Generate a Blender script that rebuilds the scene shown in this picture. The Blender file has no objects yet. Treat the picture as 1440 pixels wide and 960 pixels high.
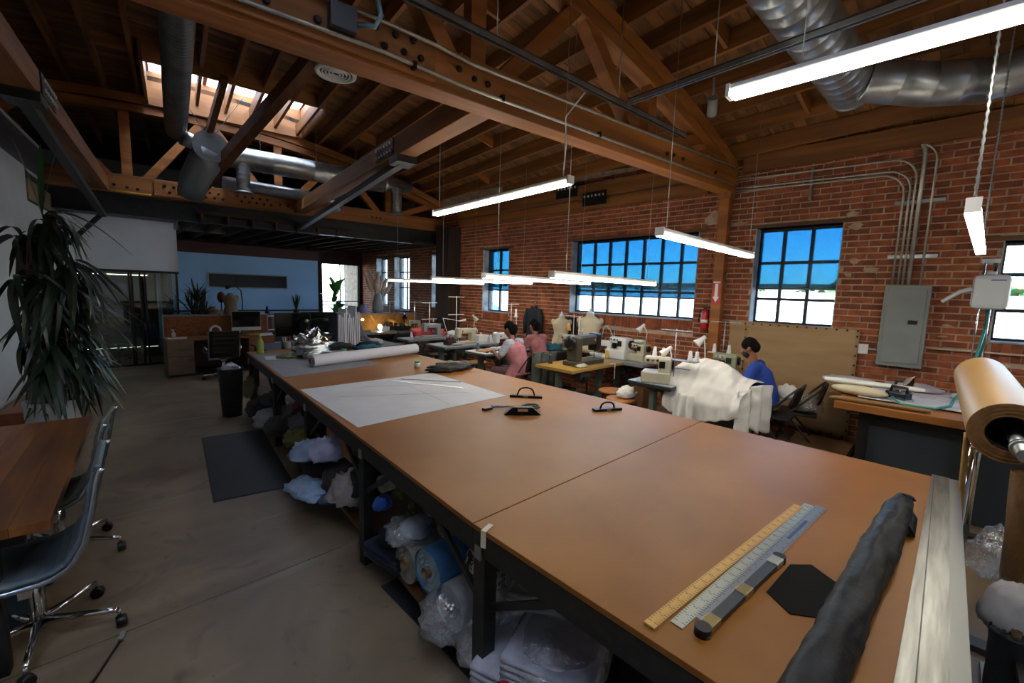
import bpy, math, random
from mathutils import Vector, Matrix, Euler, noise
from math import sin, cos, pi, radians as RAD
sc = bpy.context.scene
col = sc.collection
R0 = random.Random(7)

# ---------------------------------------------------------------- camera
cam_d = bpy.data.cameras.new('camera'); cam_d.sensor_width = 36.0; cam_d.lens = 15.1
cam_d.clip_start = 0.02; cam_d.clip_end = 300
cam = bpy.data.objects.new('camera', cam_d); col.objects.link(cam)
vy = Vector((-600, 88, -604)).normalized(); vx = Vector((615, 51, -604)).normalized()
vx = (vx - vy * vx.dot(vy)).normalized(); vz = vx.cross(vy)
m3 = Matrix((vx, vy, vz))
cam.matrix_world = Matrix.Translation((0, 0, 1.85)) @ m3.to_4x4()
sc.camera = cam

# ---------------------------------------------------------------- world, sun, exposure
w = bpy.data.worlds.new('sky'); sc.world = w; w.use_nodes = True
nt = w.node_tree; bg = nt.nodes['Background']
sky = nt.nodes.new('ShaderNodeTexSky'); sky.sky_type = 'NISHITA'; sky.sun_disc = False
sky.sun_elevation = RAD(48); sky.sun_rotation = RAD(250); sky.air_density = 1.0; sky.dust_density = 0.6; sky.ozone_density = 2.0
nt.links.new(sky.outputs[0], bg.inputs[0]); bg.inputs[1].default_value = 1.0
sd = bpy.data.lights.new('sun', 'SUN'); sd.energy = 14.0; sd.angle = 0.01; sd.color = (1, .95, .86)
so = bpy.data.objects.new('sun', sd); col.objects.link(so)
so.rotation_euler = Vector((0.62, 0.30, -0.72)).to_track_quat('-Z', 'Y').to_euler()
vs = sc.view_settings; vs.view_transform = 'Standard'; vs.look = 'None'; vs.gamma = 1.0
vs.use_curve_mapping = False; vs.exposure = 1.0
LAMP = 14.0      # strength of the fluorescent tubes

# ---------------------------------------------------------------- materials
MATS = {}
def lin(c):
    return tuple((x / 12.92 if x <= .04045 else ((x + .055) / 1.055) ** 2.4) for x in c)
def hx(s):
    return lin(tuple(int(s[i:i + 2], 16) / 255 for i in (0, 2, 4)))
def mat(name, c, rough=.6, metal=0.0, c2=None, scale=(4, 4, 4), detail=4, lo=.35, hi=.65, bump=0.0, bscale=None,
        rand=0.0, island=False, emit=0.0, alpha=1.0, spec=.5, trans=0.0, coat=0.0, distort=0.0):
    if name in MATS: return MATS[name]
    m = bpy.data.materials.new(name); m.use_nodes = True; N = m.node_tree.nodes; L = m.node_tree.links
    b = N['Principled BSDF']
    c = hx(c) if isinstance(c, str) else c
    b.inputs['Roughness'].default_value = rough; b.inputs['Metallic'].default_value = metal
    b.inputs['Specular IOR Level'].default_value = spec
    b.inputs['Coat Weight'].default_value = coat
    out = None
    tc = N.new('ShaderNodeTexCoord')
    def noi(sc_, det, dist=0.0):
        mp = N.new('ShaderNodeMapping'); mp.inputs['Scale'].default_value = sc_
        L.new(tc.outputs['Object'], mp.inputs[0])
        if rand or island:
            oi = N.new('ShaderNodeObjectInfo'); ml = N.new('ShaderNodeMath'); ml.operation = 'MULTIPLY'; ml.inputs[1].default_value = 37.0
            L.new(oi.outputs['Random'], ml.inputs[0]); L.new(ml.outputs[0], mp.inputs['Location'])
        n = N.new('ShaderNodeTexNoise'); n.inputs['Scale'].default_value = 1.0; n.inputs['Detail'].default_value = det
        n.inputs['Distortion'].default_value = dist
        L.new(mp.outputs[0], n.inputs['Vector']); return n
    if c2 is not None:
        c2 = hx(c2) if isinstance(c2, str) else c2
        n = noi(scale, detail, distort); r = N.new('ShaderNodeMapRange'); r.inputs['From Min'].default_value = lo; r.inputs['From Max'].default_value = hi
        L.new(n.outputs['Fac'], r.inputs['Value'])
        mx = N.new('ShaderNodeMix'); mx.data_type = 'RGBA'; mx.inputs['A'].default_value = (*c, 1); mx.inputs['B'].default_value = (*c2, 1)
        L.new(r.outputs[0], mx.inputs['Factor']); out = mx.outputs['Result']
    if rand or island:
        hs = N.new('ShaderNodeHueSaturation')
        oi = N.new('ShaderNodeObjectInfo'); src = oi.outputs['Random']
        if island:
            g = N.new('ShaderNodeNewGeometry'); ad = N.new('ShaderNodeMath'); ad.operation = 'ADD'; fr = N.new('ShaderNodeMath'); fr.operation = 'FRACT'
            L.new(src, ad.inputs[0]); L.new(g.outputs['Random Per Island'], ad.inputs[1]); L.new(ad.outputs[0], fr.inputs[0]); src = fr.outputs[0]
        mr = N.new('ShaderNodeMapRange'); mr.inputs['To Min'].default_value = 1 - rand; mr.inputs['To Max'].default_value = 1 + rand
        L.new(src, mr.inputs['Value']); L.new(mr.outputs[0], hs.inputs['Value'])
        if out: L.new(out, hs.inputs['Color'])
        else: hs.inputs['Color'].default_value = (*c, 1)
        out = hs.outputs[0]
    if out: L.new(out, b.inputs['Base Color'])
    else: b.inputs['Base Color'].default_value = (*c, 1)
    if bump:
        n2 = noi(bscale or scale, 5, distort); bp = N.new('ShaderNodeBump'); bp.inputs['Strength'].default_value = bump; bp.inputs['Distance'].default_value = .02
        L.new(n2.outputs['Fac'], bp.inputs['Height']); L.new(bp.outputs[0], b.inputs['Normal'])
    if emit:
        b.inputs['Emission Color'].default_value = (*c, 1); b.inputs['Emission Strength'].default_value = emit
    if trans: b.inputs['Transmission Weight'].default_value = trans
    if alpha < 1: b.inputs['Alpha'].default_value = alpha
    MATS[name] = m; return m
def sheer(name, tint, gloss=.12, rough=.05, gcol=(1, 1, 1), diff=0.0, dcol=(1, 1, 1), bump=0.0):
    """thin glass, plastic film or mesh shade: tinted see-through sheet with a little gloss"""
    if name in MATS: return MATS[name]
    m = bpy.data.materials.new(name); m.use_nodes = True; N = m.node_tree.nodes; L = m.node_tree.links
    N.remove(N['Principled BSDF']); o = N['Material Output']
    t = N.new('ShaderNodeBsdfTransparent'); t.inputs[0].default_value = (*tint, 1)
    g = N.new('ShaderNodeBsdfGlossy'); g.inputs['Roughness'].default_value = rough; g.inputs['Color'].default_value = (*gcol, 1)
    if bump:
        tc = N.new('ShaderNodeTexCoord'); n = N.new('ShaderNodeTexNoise'); n.inputs['Scale'].default_value = 26; n.inputs['Detail'].default_value = 3
        L.new(tc.outputs['Object'], n.inputs['Vector']); bp = N.new('ShaderNodeBump'); bp.inputs['Strength'].default_value = bump; bp.inputs['Distance'].default_value = .03
        L.new(n.outputs['Fac'], bp.inputs['Height']); L.new(bp.outputs[0], g.inputs['Normal'])
    mx = N.new('ShaderNodeMixShader'); mx.inputs[0].default_value = gloss
    L.new(t.outputs[0], mx.inputs[1]); L.new(g.outputs[0], mx.inputs[2]); last = mx.outputs[0]
    if diff:
        d = N.new('ShaderNodeBsdfDiffuse'); d.inputs[0].default_value = (*dcol, 1)
        m2 = N.new('ShaderNodeMixShader'); m2.inputs[0].default_value = diff
        L.new(last, m2.inputs[1]); L.new(d.outputs[0], m2.inputs[2]); last = m2.outputs[0]
    L.new(last, o.inputs['Surface']); MATS[name] = m; return m
def translucent(name, c):
    m = bpy.data.materials.new(name); m.use_nodes = True; N = m.node_tree.nodes; L = m.node_tree.links
    N.remove(N['Principled BSDF']); t = N.new('ShaderNodeBsdfTranslucent'); t.inputs[0].default_value = (*c, 1)
    L.new(t.outputs[0], N['Material Output'].inputs['Surface']); MATS[name] = m; return m

# ---------------------------------------------------------------- mesh helpers
def frame_from(d, up=Vector((0, 0, 1))):
    d = d.normalized()
    if abs(d.dot(up)) > .999: up = Vector((0, 1, 0)) if abs(d.y) < .9 else Vector((1, 0, 0))
    s = d.cross(up).normalized(); u = s.cross(d).normalized()
    return s, u, d
class MB:
    def __init__(s): s.v = []; s.f = []; s.sm = []
    def add(s, vs_, fs, smooth=False):
        o = len(s.v); s.v += [tuple(x) for x in vs_]; s.f += [tuple(i + o for i in f) for f in fs]; s.sm += [smooth] * len(fs); return s
    def box(s, c, size, rz=0.0, rx=0.0, ry=0.0, taper=1.0):
        a, b, h = (x / 2 for x in size); M = Euler((rx, ry, rz)).to_matrix(); C = Vector(c)
        vs_ = []
        for z in (-h, h):
            k = taper if z > 0 else 1.0
            for x, y in ((-a, -b), (a, -b), (a, b), (-a, b)): vs_.append(C + M @ Vector((x * k, y * k, z)))
        return s.add(vs_, [(3, 2, 1, 0), (4, 5, 6, 7), (0, 1, 5, 4), (1, 2, 6, 5), (2, 3, 7, 6), (3, 0, 4, 7)])
    def b2(s, x0, x1, y0, y1, z0, z1):
        return s.box(((x0 + x1) / 2, (y0 + y1) / 2, (z0 + z1) / 2), (abs(x1 - x0), abs(y1 - y0), abs(z1 - z0)))
    def beam(s, p, q, wd, ht, up=(0, 0, 1)):
        p = Vector(p); q = Vector(q); a, u, d = frame_from(q - p, Vector(up)); vs_ = []
        for e in (p, q):
            for i, j in ((-1, -1), (1, -1), (1, 1), (-1, 1)): vs_.append(e + a * (i * wd / 2) + u * (j * ht / 2))
        return s.add(vs_, [(3, 2, 1, 0), (4, 5, 6, 7), (0, 1, 5, 4), (1, 2, 6, 5), (2, 3, 7, 6), (3, 0, 4, 7)])
    def tube(s, pts, r, n=10, cap=True, smooth=True, flat=1.0):
        pts = [Vector(p) for p in pts]; rs = r if isinstance(r, (list, tuple)) else [r] * len(pts)
        vs_ = []; prev = None
        for i, p in enumerate(pts):
            d = (pts[min(i + 1, len(pts) - 1)] - pts[max(i - 1, 0)])
            if d.length < 1e-9: d = Vector((0, 0, 1))
            d.normalize()
            if prev is None: a, u, _ = frame_from(d)
            else:
                a = prev - d * prev.dot(d); a.normalize(); u = a.cross(d)
            prev = a
            for k in range(n):
                t = 2 * pi * k / n; vs_.append(p + a * (cos(t) * rs[i]) + u * (sin(t) * rs[i] * flat))
        fs = []
        for i in range(len(pts) - 1):
            for k in range(n):
                k2 = (k + 1) % n; fs.append((i * n + k, i * n + k2, (i + 1) * n + k2, (i + 1) * n + k))
        s.add(vs_, fs, smooth)
        if cap:
            o = len(s.v) - len(vs_)
            s.f += [tuple(o + k for k in range(n - 1, -1, -1)), tuple(o + (len(pts) - 1) * n + k for k in range(n))]; s.sm += [False, False]
        return s
    def lathe(s, prof, c=(0, 0, 0), n=16, axis='z', smooth=True, sx=1.0, sy=1.0):
        C = Vector(c); vs_ = []
        for r, h in prof:
            for k in range(n):
                t = 2 * pi * k / n; x, y = cos(t) * r * sx, sin(t) * r * sy
                vs_.append(C + (Vector((x, y, h)) if axis == 'z' else Vector((h, x, y)) if axis == 'x' else Vector((y, h, x))))
        fs = [(i * n + k, i * n + (k + 1) % n, (i + 1) * n + (k + 1) % n, (i + 1) * n + k) for i in range(len(prof) - 1) for k in range(n)]
        s.add(vs_, fs, smooth); o = len(s.v) - len(vs_)
        if prof[0][0] > 1e-4: s.f.append(tuple(o + k for k in range(n - 1, -1, -1))); s.sm.append(False)
        if prof[-1][0] > 1e-4: s.f.append(tuple(o + (len(prof) - 1) * n + k for k in range(n))); s.sm.append(False)
        return s
    def ell(s, c, r, n=14, m=9, rz=0.0, fn=None):
        C = Vector(c); vs_ = []; fs = []; M = Matrix.Rotation(rz, 3, 'Z')
        for i in range(m + 1):
            a = pi * i / m
            for k in range(n):
                t = 2 * pi * k / n; d = Vector((sin(a) * cos(t), sin(a) * sin(t), -cos(a))); q = fn(d) if fn else 1.0
                vs_.append(C + M @ Vector((d.x * r[0] * q, d.y * r[1] * q, d.z * r[2] * q)))
        for i in range(m):
            for k in range(n): fs.append((i * n + k, i * n + (k + 1) % n, (i + 1) * n + (k + 1) % n, (i + 1) * n + k))
        return s.add(vs_, fs, True)
    def prism(s, poly, z0, z1):
        n = len(poly); vs_ = [(x, y, z0) for x, y in poly] + [(x, y, z1) for x, y in poly]
        fs = [tuple(range(n - 1, -1, -1)), tuple(range(n, 2 * n))] + [(i, (i + 1) % n, n + (i + 1) % n, n + i) for i in range(n)]
        return s.add(vs_, fs)
    def grid(s, fn, nu, nv, smooth=True):
        vs_ = [fn(i / nu, j / nv) for i in range(nu + 1) for j in range(nv + 1)]
        fs = [(i * (nv + 1) + j, (i + 1) * (nv + 1) + j, (i + 1) * (nv + 1) + j + 1, i * (nv + 1) + j + 1) for i in range(nu) for j in range(nv)]
        return s.add(vs_, fs, smooth)
    def mesh(s, name):
        me = bpy.data.meshes.new(name); me.from_pydata([tuple(v) for v in s.v], [], s.f)
        me.polygons.foreach_set('use_smooth', s.sm); me.update(); return me
    def build(s, name, m, parent=None, loc=None, rz=0.0, bevel=0.0, solid=0.0, sub=0):
        o = bpy.data.objects.new(name, s.mesh(name)); col.objects.link(o)
        if m: o.data.materials.append(m)
        if parent: o.parent = parent
        if loc is not None: o.location = loc
        if rz: o.rotation_euler = (0, 0, rz)
        if solid:
            k = o.modifiers.new('thickness', 'SOLIDIFY'); k.thickness = solid
        if bevel:
            k = o.modifiers.new('edges', 'BEVEL'); k.width = bevel; k.segments = 2; k.limit_method = 'ANGLE'
        if sub:
            k = o.modifiers.new('smooth', 'SUBSURF'); k.levels = sub; k.render_levels = sub
        return o
def tag(o, label=None, cat=None, group=None, kind=None):
    if label: o['label'] = label
    if cat: o['category'] = cat
    if group: o['group'] = group
    if kind: o['kind'] = kind
    return o
def empty(name, loc=(0, 0, 0), rz=0.0, label=None, cat=None, group=None, kind=None):
    o = bpy.data.objects.new(name, None); o.empty_display_size = .1; col.objects.link(o)
    o.location = loc; o.rotation_euler = (0, 0, rz); return tag(o, label, cat, group, kind)
def inst(name, me, parent=None, loc=(0, 0, 0), rot=(0, 0, 0), scale=(1, 1, 1)):
    o = bpy.data.objects.new(name, me); col.objects.link(o); o.parent = parent
    o.location = loc; o.rotation_euler = rot; o.scale = scale; return o
def copy_tree(o, parent=None, loc=None, rz=None):
    c = o.copy(); col.objects.link(c); c.parent = parent
    for ch in o.children: copy_tree(ch, c)
    if loc is not None: c.location = loc
    if rz is not None: c.rotation_euler = (0, 0, rz)
    return c
def nz(x, y, z=0.0): return noise.noise(Vector((x, y, z)))

# palette
RED_WOOD = mat('timber orange', '9c5f24', .62, c2='7c4716', scale=(1.2, 1.2, 9), rand=.12, bump=.12, bscale=(6, 6, 30))
TIMBER_U = mat('timber lengthwise', '9c6026', .6, c2='764718', scale=(.7, 10, 10), rand=.12, bump=.12, bscale=(3, 40, 40))
TIMBER_V = mat('timber along joists', '895624', .65, c2='623b15', scale=(10, .7, 10), rand=.18, bump=.12, bscale=(40, 3, 40))
DECKM = mat('roof boards', '845729', .75, c2='523417', scale=(1.0, 9, 9), rand=.3, bump=.15, bscale=(3, 40, 40))
BLACKM = mat('black steel', '141414', .45, metal=.3, c2='222222', scale=(8, 8, 8))
DARKSTEEL = mat('dark painted steel', '1c1d1f', .5, c2='2a2a2b', scale=(5, 5, 20))
GALV = mat('galvanised steel', 'b4b9ba', .32, metal=.85, c2='969c9e', scale=(6, 6, 6), detail=6)
CHROME = mat('chrome', 'd5d8da', .08, metal=1.0)
CONDUIT = mat('steel conduit', 'b9b7ac', .35, metal=.6, c2='a09f96', scale=(9, 9, 9))
ALU = mat('aluminium', '868783', .3, metal=.95, c2='6a6b67', scale=(3, 40, 3), bump=.05)
WHITEP = mat('white paint', 'c9ccce', .6, c2='c0c3c5', scale=(2, 2, 2))
WHITEPL = mat('white plastic', 'dcdcd8', .35)
BLACKPL = mat('black plastic', '101011', .35)
TUBE = mat('lit tube', (1.0, .93, .80), .4, emit=LAMP)
GREYM = mat('grey enamel', '7f8584', .4, c2='757b7a', scale=(3, 3, 3))
MORTAR = mat('mortar', 'c2aa92', .9, c2='a18a74', scale=(8, 8, 8), bump=.4, bscale=(60, 60, 60))
BRICKM = mat('brick', '9a5230', .85, c2='743a20', scale=(9, 9, 9), rand=.33, island=True, bump=.35, bscale=(50, 50, 50))
GLASS = sheer('window glass', (.93, .97, .98), .07, .02)
SHADE = sheer('blue mesh shade', (.075, .205, .30), .02, .3, diff=.08, dcol=(.12, .34, .5))
CLEARBAG = sheer('clear plastic bag', (.86, .88, .9), .26, .12, diff=.12, dcol=(.8, .82, .85), bump=.8)

# ================================================================ setting
PHI = -RAD(6.7); RO = (6.72, 2.42, 0.0)
def RL(u, v, z): return (-u, v, z)                      # roof frame (trusses stand a little askew to the brick wall)
def roofw(u, v, z=0.0):
    c_, s_ = cos(PHI), sin(PHI); return (RO[0] + -u * c_ - v * s_, RO[1] + -u * s_ + v * c_, z)
def arc(u): return 4.97 - .033 * (u - 6.2) ** 2

FLOORM = mat('polished concrete', '8e7b62', .42, c2='5e5040', scale=(.8, .8, .8), detail=10, lo=.36, hi=.66, bump=.04, bscale=(3, 3, 3), distort=1.2)
def floor_wear(m):
    N = m.node_tree.nodes; L = m.node_tree.links; b = N['Principled BSDF']; src = b.inputs['Base Color'].links[0].from_socket
    tc = N.new('ShaderNodeTexCoord'); last = src
    for (sc_, lo, hi, colr, dist) in (((2.2, 2.2, 1), .56, .72, (.07, .045, .035), 2.0), ((.35, 5.5, 1), .6, .75, (.30, .27, .23), .6), ((9, 9, 1), .66, .74, (.035, .028, .024), .3)):
        mp = N.new('ShaderNodeMapping'); mp.inputs['Scale'].default_value = sc_; L.new(tc.outputs['Object'], mp.inputs[0])
        n = N.new('ShaderNodeTexNoise'); n.inputs['Scale'].default_value = 1; n.inputs['Detail'].default_value = 8; n.inputs['Distortion'].default_value = dist; L.new(mp.outputs[0], n.inputs['Vector'])
        r = N.new('ShaderNodeMapRange'); r.inputs['From Min'].default_value = lo; r.inputs['From Max'].default_value = hi; r.inputs['To Max'].default_value = .6; L.new(n.outputs['Fac'], r.inputs['Value'])
        mx = N.new('ShaderNodeMix'); mx.data_type = 'RGBA'; L.new(r.outputs[0], mx.inputs['Factor']); L.new(last, mx.inputs['A']); mx.inputs['B'].default_value = (*colr, 1); last = mx.outputs['Result']
    L.new(last, b.inputs['Base Color'])
floor_wear(FLOORM)
floor = empty('floor', (0, 0, 0), kind='structure')
ys = [-4.5, 2.88, 6.93, 10.9, 15.8]; xs = [-6.0, -1.2, 2.2, 7.1]
for j in range(len(ys) - 1):
    for i in range(len(xs) - 1):
        MB().b2(xs[i] + .003, xs[i + 1] - .003, ys[j] + .003, ys[j + 1] - .003, -.12, 0).build('floor_slab', FLOORM, floor)
MB().b2(-6, 7.1, -4.5, 15.8, -.2, -.012).build('subfloor', mat('joint dirt', '1c1814', .95), floor)

def wall_pieces(a0, a1, z0, z1, holes):
    """rectangles of a wall around its openings (a0,a1,z0,z1)"""
    cuts = sorted({a0, a1, *[h[0] for h in holes], *[h[1] for h in holes]}); out = []
    for p, q in zip(cuts, cuts[1:]):
        hs = sorted((h[2], h[3]) for h in holes if h[0] < q - 1e-6 and h[1] > p + 1e-6)
        z = z0
        for lo, hi in hs:
            if lo > z: out.append((p, q, z, lo))
            z = hi
        if z < z1: out.append((p, q, z, z1))
    return out
XW = 6.8
WIN = [  # y0, y1, z0, z1, column bars, row bars, foot of the shade
    (-1.60, -0.33, 1.48, 2.53, [-.66, -1.0, -1.3], [2.19, 1.81], None),
    (1.03, 2.02, 1.51, 2.84, [1.71, 1.38], [2.37, 1.86], 2.01),
    (2.82, 5.28, 1.49, 2.86, [4.88, 4.54, 4.2, 3.85, 3.51, 3.17], [2.41, 1.92], 1.83),
    (7.03, 7.92, 1.37, 2.82, [7.53], [2.35, 1.88], 1.88),
    (9.37, 10.08, 1.36, 2.80, [9.75], [2.35, 1.88], None),
    (11.22, 12.10, 1.2, 2.80, [11.7], [2.35, 1.88], None),
    (12.48, 13.25, 1.3, 2.80, [12.9], [2.35, 1.88], None)]
holes = [x[:4] for x in WIN]
wr = empty('wall_right', (XW, 5, 0), kind='structure')
mb = MB()
for a, b, c, d in wall_pieces(-4.5, 15.8, 0, 4.7, holes): mb.b2(.012, .34, a - 5, b - 5, c, d)
mb.build('mortar_core', MORTAR, wr)
PLASTER = mat('grey plaster', 'a9adb0', .8, c2='7a7d7d', scale=(5, 5, 5))
mb = MB()
for y0, y1, z0, z1, *_ in WIN:                                   # plastered reveals
    mb.b2(-.004, .33, y1 - 5 - .008, y1 - 5 + .006, z0, z1); mb.b2(-.004, .33, y0 - 5 - .006, y0 - 5 + .008, z0, z1)
    mb.b2(-.004, .33, y0 - 5, y1 - 5, z0 - .012, z0 + .006)
mb.build('window_reveal', PLASTER, wr)
mb = MB()
for y0, y1, z0, z1, *_ in WIN: mb.b2(-.014, .33, y0 - 5.12, y1 - 4.88, z1, z1 + .05)
mb.build('lintel', mat('old lintel wood', '6d4d35', .8, c2='4d3423', scale=(5, .6, 9)), wr)
# bricks, laid course by course
CH, BLN = .0765, .214
bricks = []
nrow = int(4.0 / CH)
for r in range(nrow):
    z = r * CH; y = -1.9 + (BLN / 2 if r % 2 else 0) + R0.uniform(-.012, .012)
    while y < 14.3:
        a, b = y + .008, y + BLN - .008; segs = [(a, b)]
        for h in holes:
            zs0 = h[2] - .21
            if z + CH > zs0 + .01 and z < h[3] + .045:
                ns = []
                for p, q in segs:
                    lo, hi = (h[0] - .004, h[1] + .004)
                    if q <= lo or p >= hi: ns.append((p, q))
                    else:
                        if p < lo - .03: ns.append((p, lo))
                        if q > hi + .03: ns.append((hi, q))
                segs = ns
        for p, q in segs: bricks.append((p, q, z + .0085, z + CH - .0085))
        y += BLN
for h in holes:                                                  # soldier course under each sill
    y = h[0]
    while y < h[1] - .03:
        bricks.append((y + .005, min(y + .073, h[1]) - .005, h[2] - .205, h[2] - .016)); y += .0735
def vis(b):
    yc, zc = (b[0] + b[1]) / 2, (b[2] + b[3]) / 2
    if zc > 3.6 or yc > 2.75 or yc < -.62: return False
    if zc < 1.0: return False
    if .74 < yc < 2.28 and zc < 1.5: return False
    if .14 < yc < .57 and 1.1 < zc < 2.08: return False
    if zc > 3.35 and yc > 2.2: return False
    return True
bricks.sort(key=lambda b: (0 if vis(b) else 1, (b[0] + b[1]) ** 2 / 4 + XW ** 2 + ((b[2] + b[3]) / 2 - 1.85) ** 2))
bm_cache = {}
rb = random.Random(3)
def brick_mesh(L, H):
    k = (round(L, 3), round(H, 3))
    if k not in bm_cache:
        m_ = MB().b2(-.003, .03, -L / 2, L / 2, -H / 2, H / 2).mesh('brick'); m_.materials.append(BRICKM); bm_cache[k] = m_
    return bm_cache[k]
stuff = MB()
for i, (p, q, c, d) in enumerate(bricks):
    if i < 300:
        inst('brick', brick_mesh(q - p, d - c), wr, (rb.uniform(-.004, .005), (p + q) / 2 - 5, (c + d) / 2), (rb.uniform(-.008, .008), 0, rb.uniform(-.012, .012)))
    else: 
        e = rb.uniform(-.006, .004); stuff.b2(e, .03, p - 5, q - 5, c, d)
tag(stuff.build('brickwork', BRICKM, wr), kind='stuff')
# mortar patches and old plates on the brick
for k, (y, z, a, b) in enumerate([(.95, 2.93, .13, .07), (.9, 2.78, .14, .07), (.88, 2.36, .1, .07), (.93, 2.2, .08, .07), (2.62, 3.03, .3, .2), (2.25, 2.93, .2, .06), (.72, 2.25, .16, .05), (.0, 1.62, .08, .05), (.02, 1.5, .08, .025)]):
    mb = MB(); pts = [(y - 5 + a / 2 * cos(t) * (1 + .8 * nz(k * 3.3, t * 2.1)), z + b / 2 * sin(t) * (1 + .8 * nz(t * 2.3, k * 2.7))) for t in [2 * pi * i / 12 for i in range(12)]]
    mb.add([(-.008, p[0], p[1]) for p in pts] + [(.0, p[0], p[1]) for p in pts], [tuple(range(12))] + [(i, (i + 1) % 12, 12 + (i + 1) % 12, 12 + i) for i in range(12)])
    mb.build('mortar_patch', MORTAR, wr)

# windows in the brick wall
FRAMEB = mat('dark blue steel sash', '16202b', .4, metal=.2)
for k, (y0, y1, z0, z1, cb, rbars, shade) in enumerate(WIN):
    wn = empty('window_%d' % (k + 1), (XW + .22, (y0 + y1) / 2, z0), kind='structure'); oy = (y0 + y1) / 2
    mb = MB(); f = .035
    mb.b2(-.03, .03, y0 - oy, y1 - oy, 0, f); mb.b2(-.03, .03, y0 - oy, y1 - oy, z1 - z0 - f, z1 - z0)
    mb.b2(-.03, .03, y0 - oy, y0 - oy + f, f, z1 - z0 - f); mb.b2(-.03, .03, y1 - oy - f, y1 - oy, f, z1 - z0 - f)
    mb.build('window_frame', FRAMEB, wn)
    for c in cb: MB().b2(-.025, .025, c - oy - .021, c - oy + .021, f, z1 - z0 - f).build('mullion', FRAMEB, wn)
    for c in rbars: MB().b2(-.028, .028, y0 - oy + f, y1 - oy - f, c - z0 - .02, c - z0 + .02).build('glazing_bar', FRAMEB, wn)
    cc = sorted([y0 + f, y1 - f] + cb); rr = sorted([z0 + f, z1 - f] + rbars)
    for a, b in zip(cc, cc[1:]):
        for c, d in zip(rr, rr[1:]): MB().b2(.008, .012, a - oy, b - oy, c - z0, d - z0).build('pane', GLASS, wn)
    if shade:
        sh = MB().b2(-.05, -.046, y0 - oy + .01, y1 - oy - .01, shade - z0, z1 - z0 - .02).build('roller_shade', SHADE, wn)
        MB().b2(-.056, -.04, y0 - oy + .01, y1 - oy - .01, shade - z0 - .014, shade - z0 + .008).build('hem_bar', mat('shade hem', '3c4a52', .5), sh)

# brown pier on the brick wall under the far truss
tag(MB().b2(6.42, 6.8, 8.8, 9.34, 0, 3.4).build('trim_1', mat('dark pier', '35241a', .8, c2='22160f', scale=(9, 9, 1))), kind='structure')
# white wall on the left, askew with the roof
wl = empty('wall_left', roofw(7.95, 0), PHI, kind='structure')
MB().b2(-.25, 0, -2.5, 5.75, 0, 3.36).build('white_partition', WHITEP, wl)
MB().b2(-.25, 0, 5.75, 9.1, 0, 2.9).build('white_partition', WHITEP, wl)
MB().b2(-.2, .02, 5.75, 7.4, 2.92, 3.2).build('soffit_board', mat('raw board', '8b7658', .7), wl)
door = MB().b2(0, .012, 5.6, 5.64, .0, 2.1).b2(0, .012, 6.75, 6.79, 0, 2.1).b2(0, .012, 5.6, 6.79, 2.1, 2.14).build('door_frame', BLACKM, wl)
MB().tube([(.06, 6.0, .92), (.06, 6.0, 1.2)], .012).tube([(0, 6.0, .95), (.06, 6.0, .95)], .01).tube([(0, 6.0, 1.17), (.06, 6.0, 1.17)], .01).build('door_handle', BLACKM, door)
# white back wall, the blue of the daylight put into its colour
wb = empty('wall_back', (3.5, 14.3, 0), kind='structure')
DAYBLUE = mat('white wall daylight blue', 'a4cdfa', .7, c2='9cc6f5', scale=(1, 1, 1))
mb = MB()
for a, b, c, d in wall_pieces(1.3, 5.32, 0, 2.66, [(2.38, 4.4, 1.72, 2.13)]): mb.b2(a - 3.5, b - 3.5, 0, .15, c, d)
mb.build('plaster', DAYBLUE, wb)
mb = MB()
for a, b, c, d in wall_pieces(5.32, 7.1, 0, 5.6, [(5.45, 6.7, .1, 2.6)]): mb.b2(a - 3.5, b - 3.5, .0, .2, c, d)
mb.build('dark_brick', mat('dark brick', '3a2018', .9, c2='241410', scale=(10, 10, 30)), wb)
MB().b2(-9.6, 1.82, 0, .2, 2.66, 5.8).build('upper_boarding', mat('dark boarding', '241a14', .9), wb)
MB().b2(-2.0, 1.8, -.05, 0, 1.06, 1.1).build('black_rail', BLACKM, wb)
MB().b2(-2.05, 1.82, -.16, -.0, 2.64, 2.92).build('red_beam', mat('oxblood beam', '45201a', .6), wb)
wn = empty('window_8', (3.39, 14.27, 1.72), kind='structure')
MB().b2(-1.01, 1.01, 0, .05, 0, .03).b2(-1.01, 1.01, 0, .05, .38, .41).b2(-1.01, -.98, 0, .05, .03, .38).b2(.98, 1.01, 0, .05, .03, .38).build('window_frame', mat('pale trim', '8e9aa6', .5), wn)
for a in (-.98, -.32, .33): 
    MB().b2(a, a + .64, .03, .04, .03, .38).build('pane', mat('smoked glass', '16202f', .35, spec=.2), wn)
MB().b2(-1.0, 1.0, .06, .08, 0, .41).build('backing', mat('smoked glass', '16202f'), wn)
wn = empty('window_9', (6.07, 14.35, .1), kind='structure')
mb = MB()
for a in (-.62, -.02, .59): mb.b2(a, a + .03, 0, .05, 0, 2.5)
mb.b2(-.62, .62, 0, .05, 0, .03).b2(-.62, .62, 0, .05, 2.47, 2.5).b2(-.62, .62, 0, .05, 1.25, 1.28); mb.build('window_frame', BLACKM, wn)
MB().b2(-.6, .6, .02, .024, .03, 2.47).build('pane', GLASS, wn)
# walls nobody sees from here: behind the camera, far left
tag(MB().b2(-6.2, 7.1, -4.7, -4.5, 0, 5.8).build('wall_rear', WHITEP), kind='structure')
tag(MB().b2(-6.4, -6.2, -4.7, 15.8, 0, 4.9).build('wall_far_left', WHITEP), kind='structure')
tag(MB().b2(-6.2, -1.5, 14.3, 14.5, 0, 5.8).build('wall_back_left', WHITEP), kind='structure')

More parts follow.
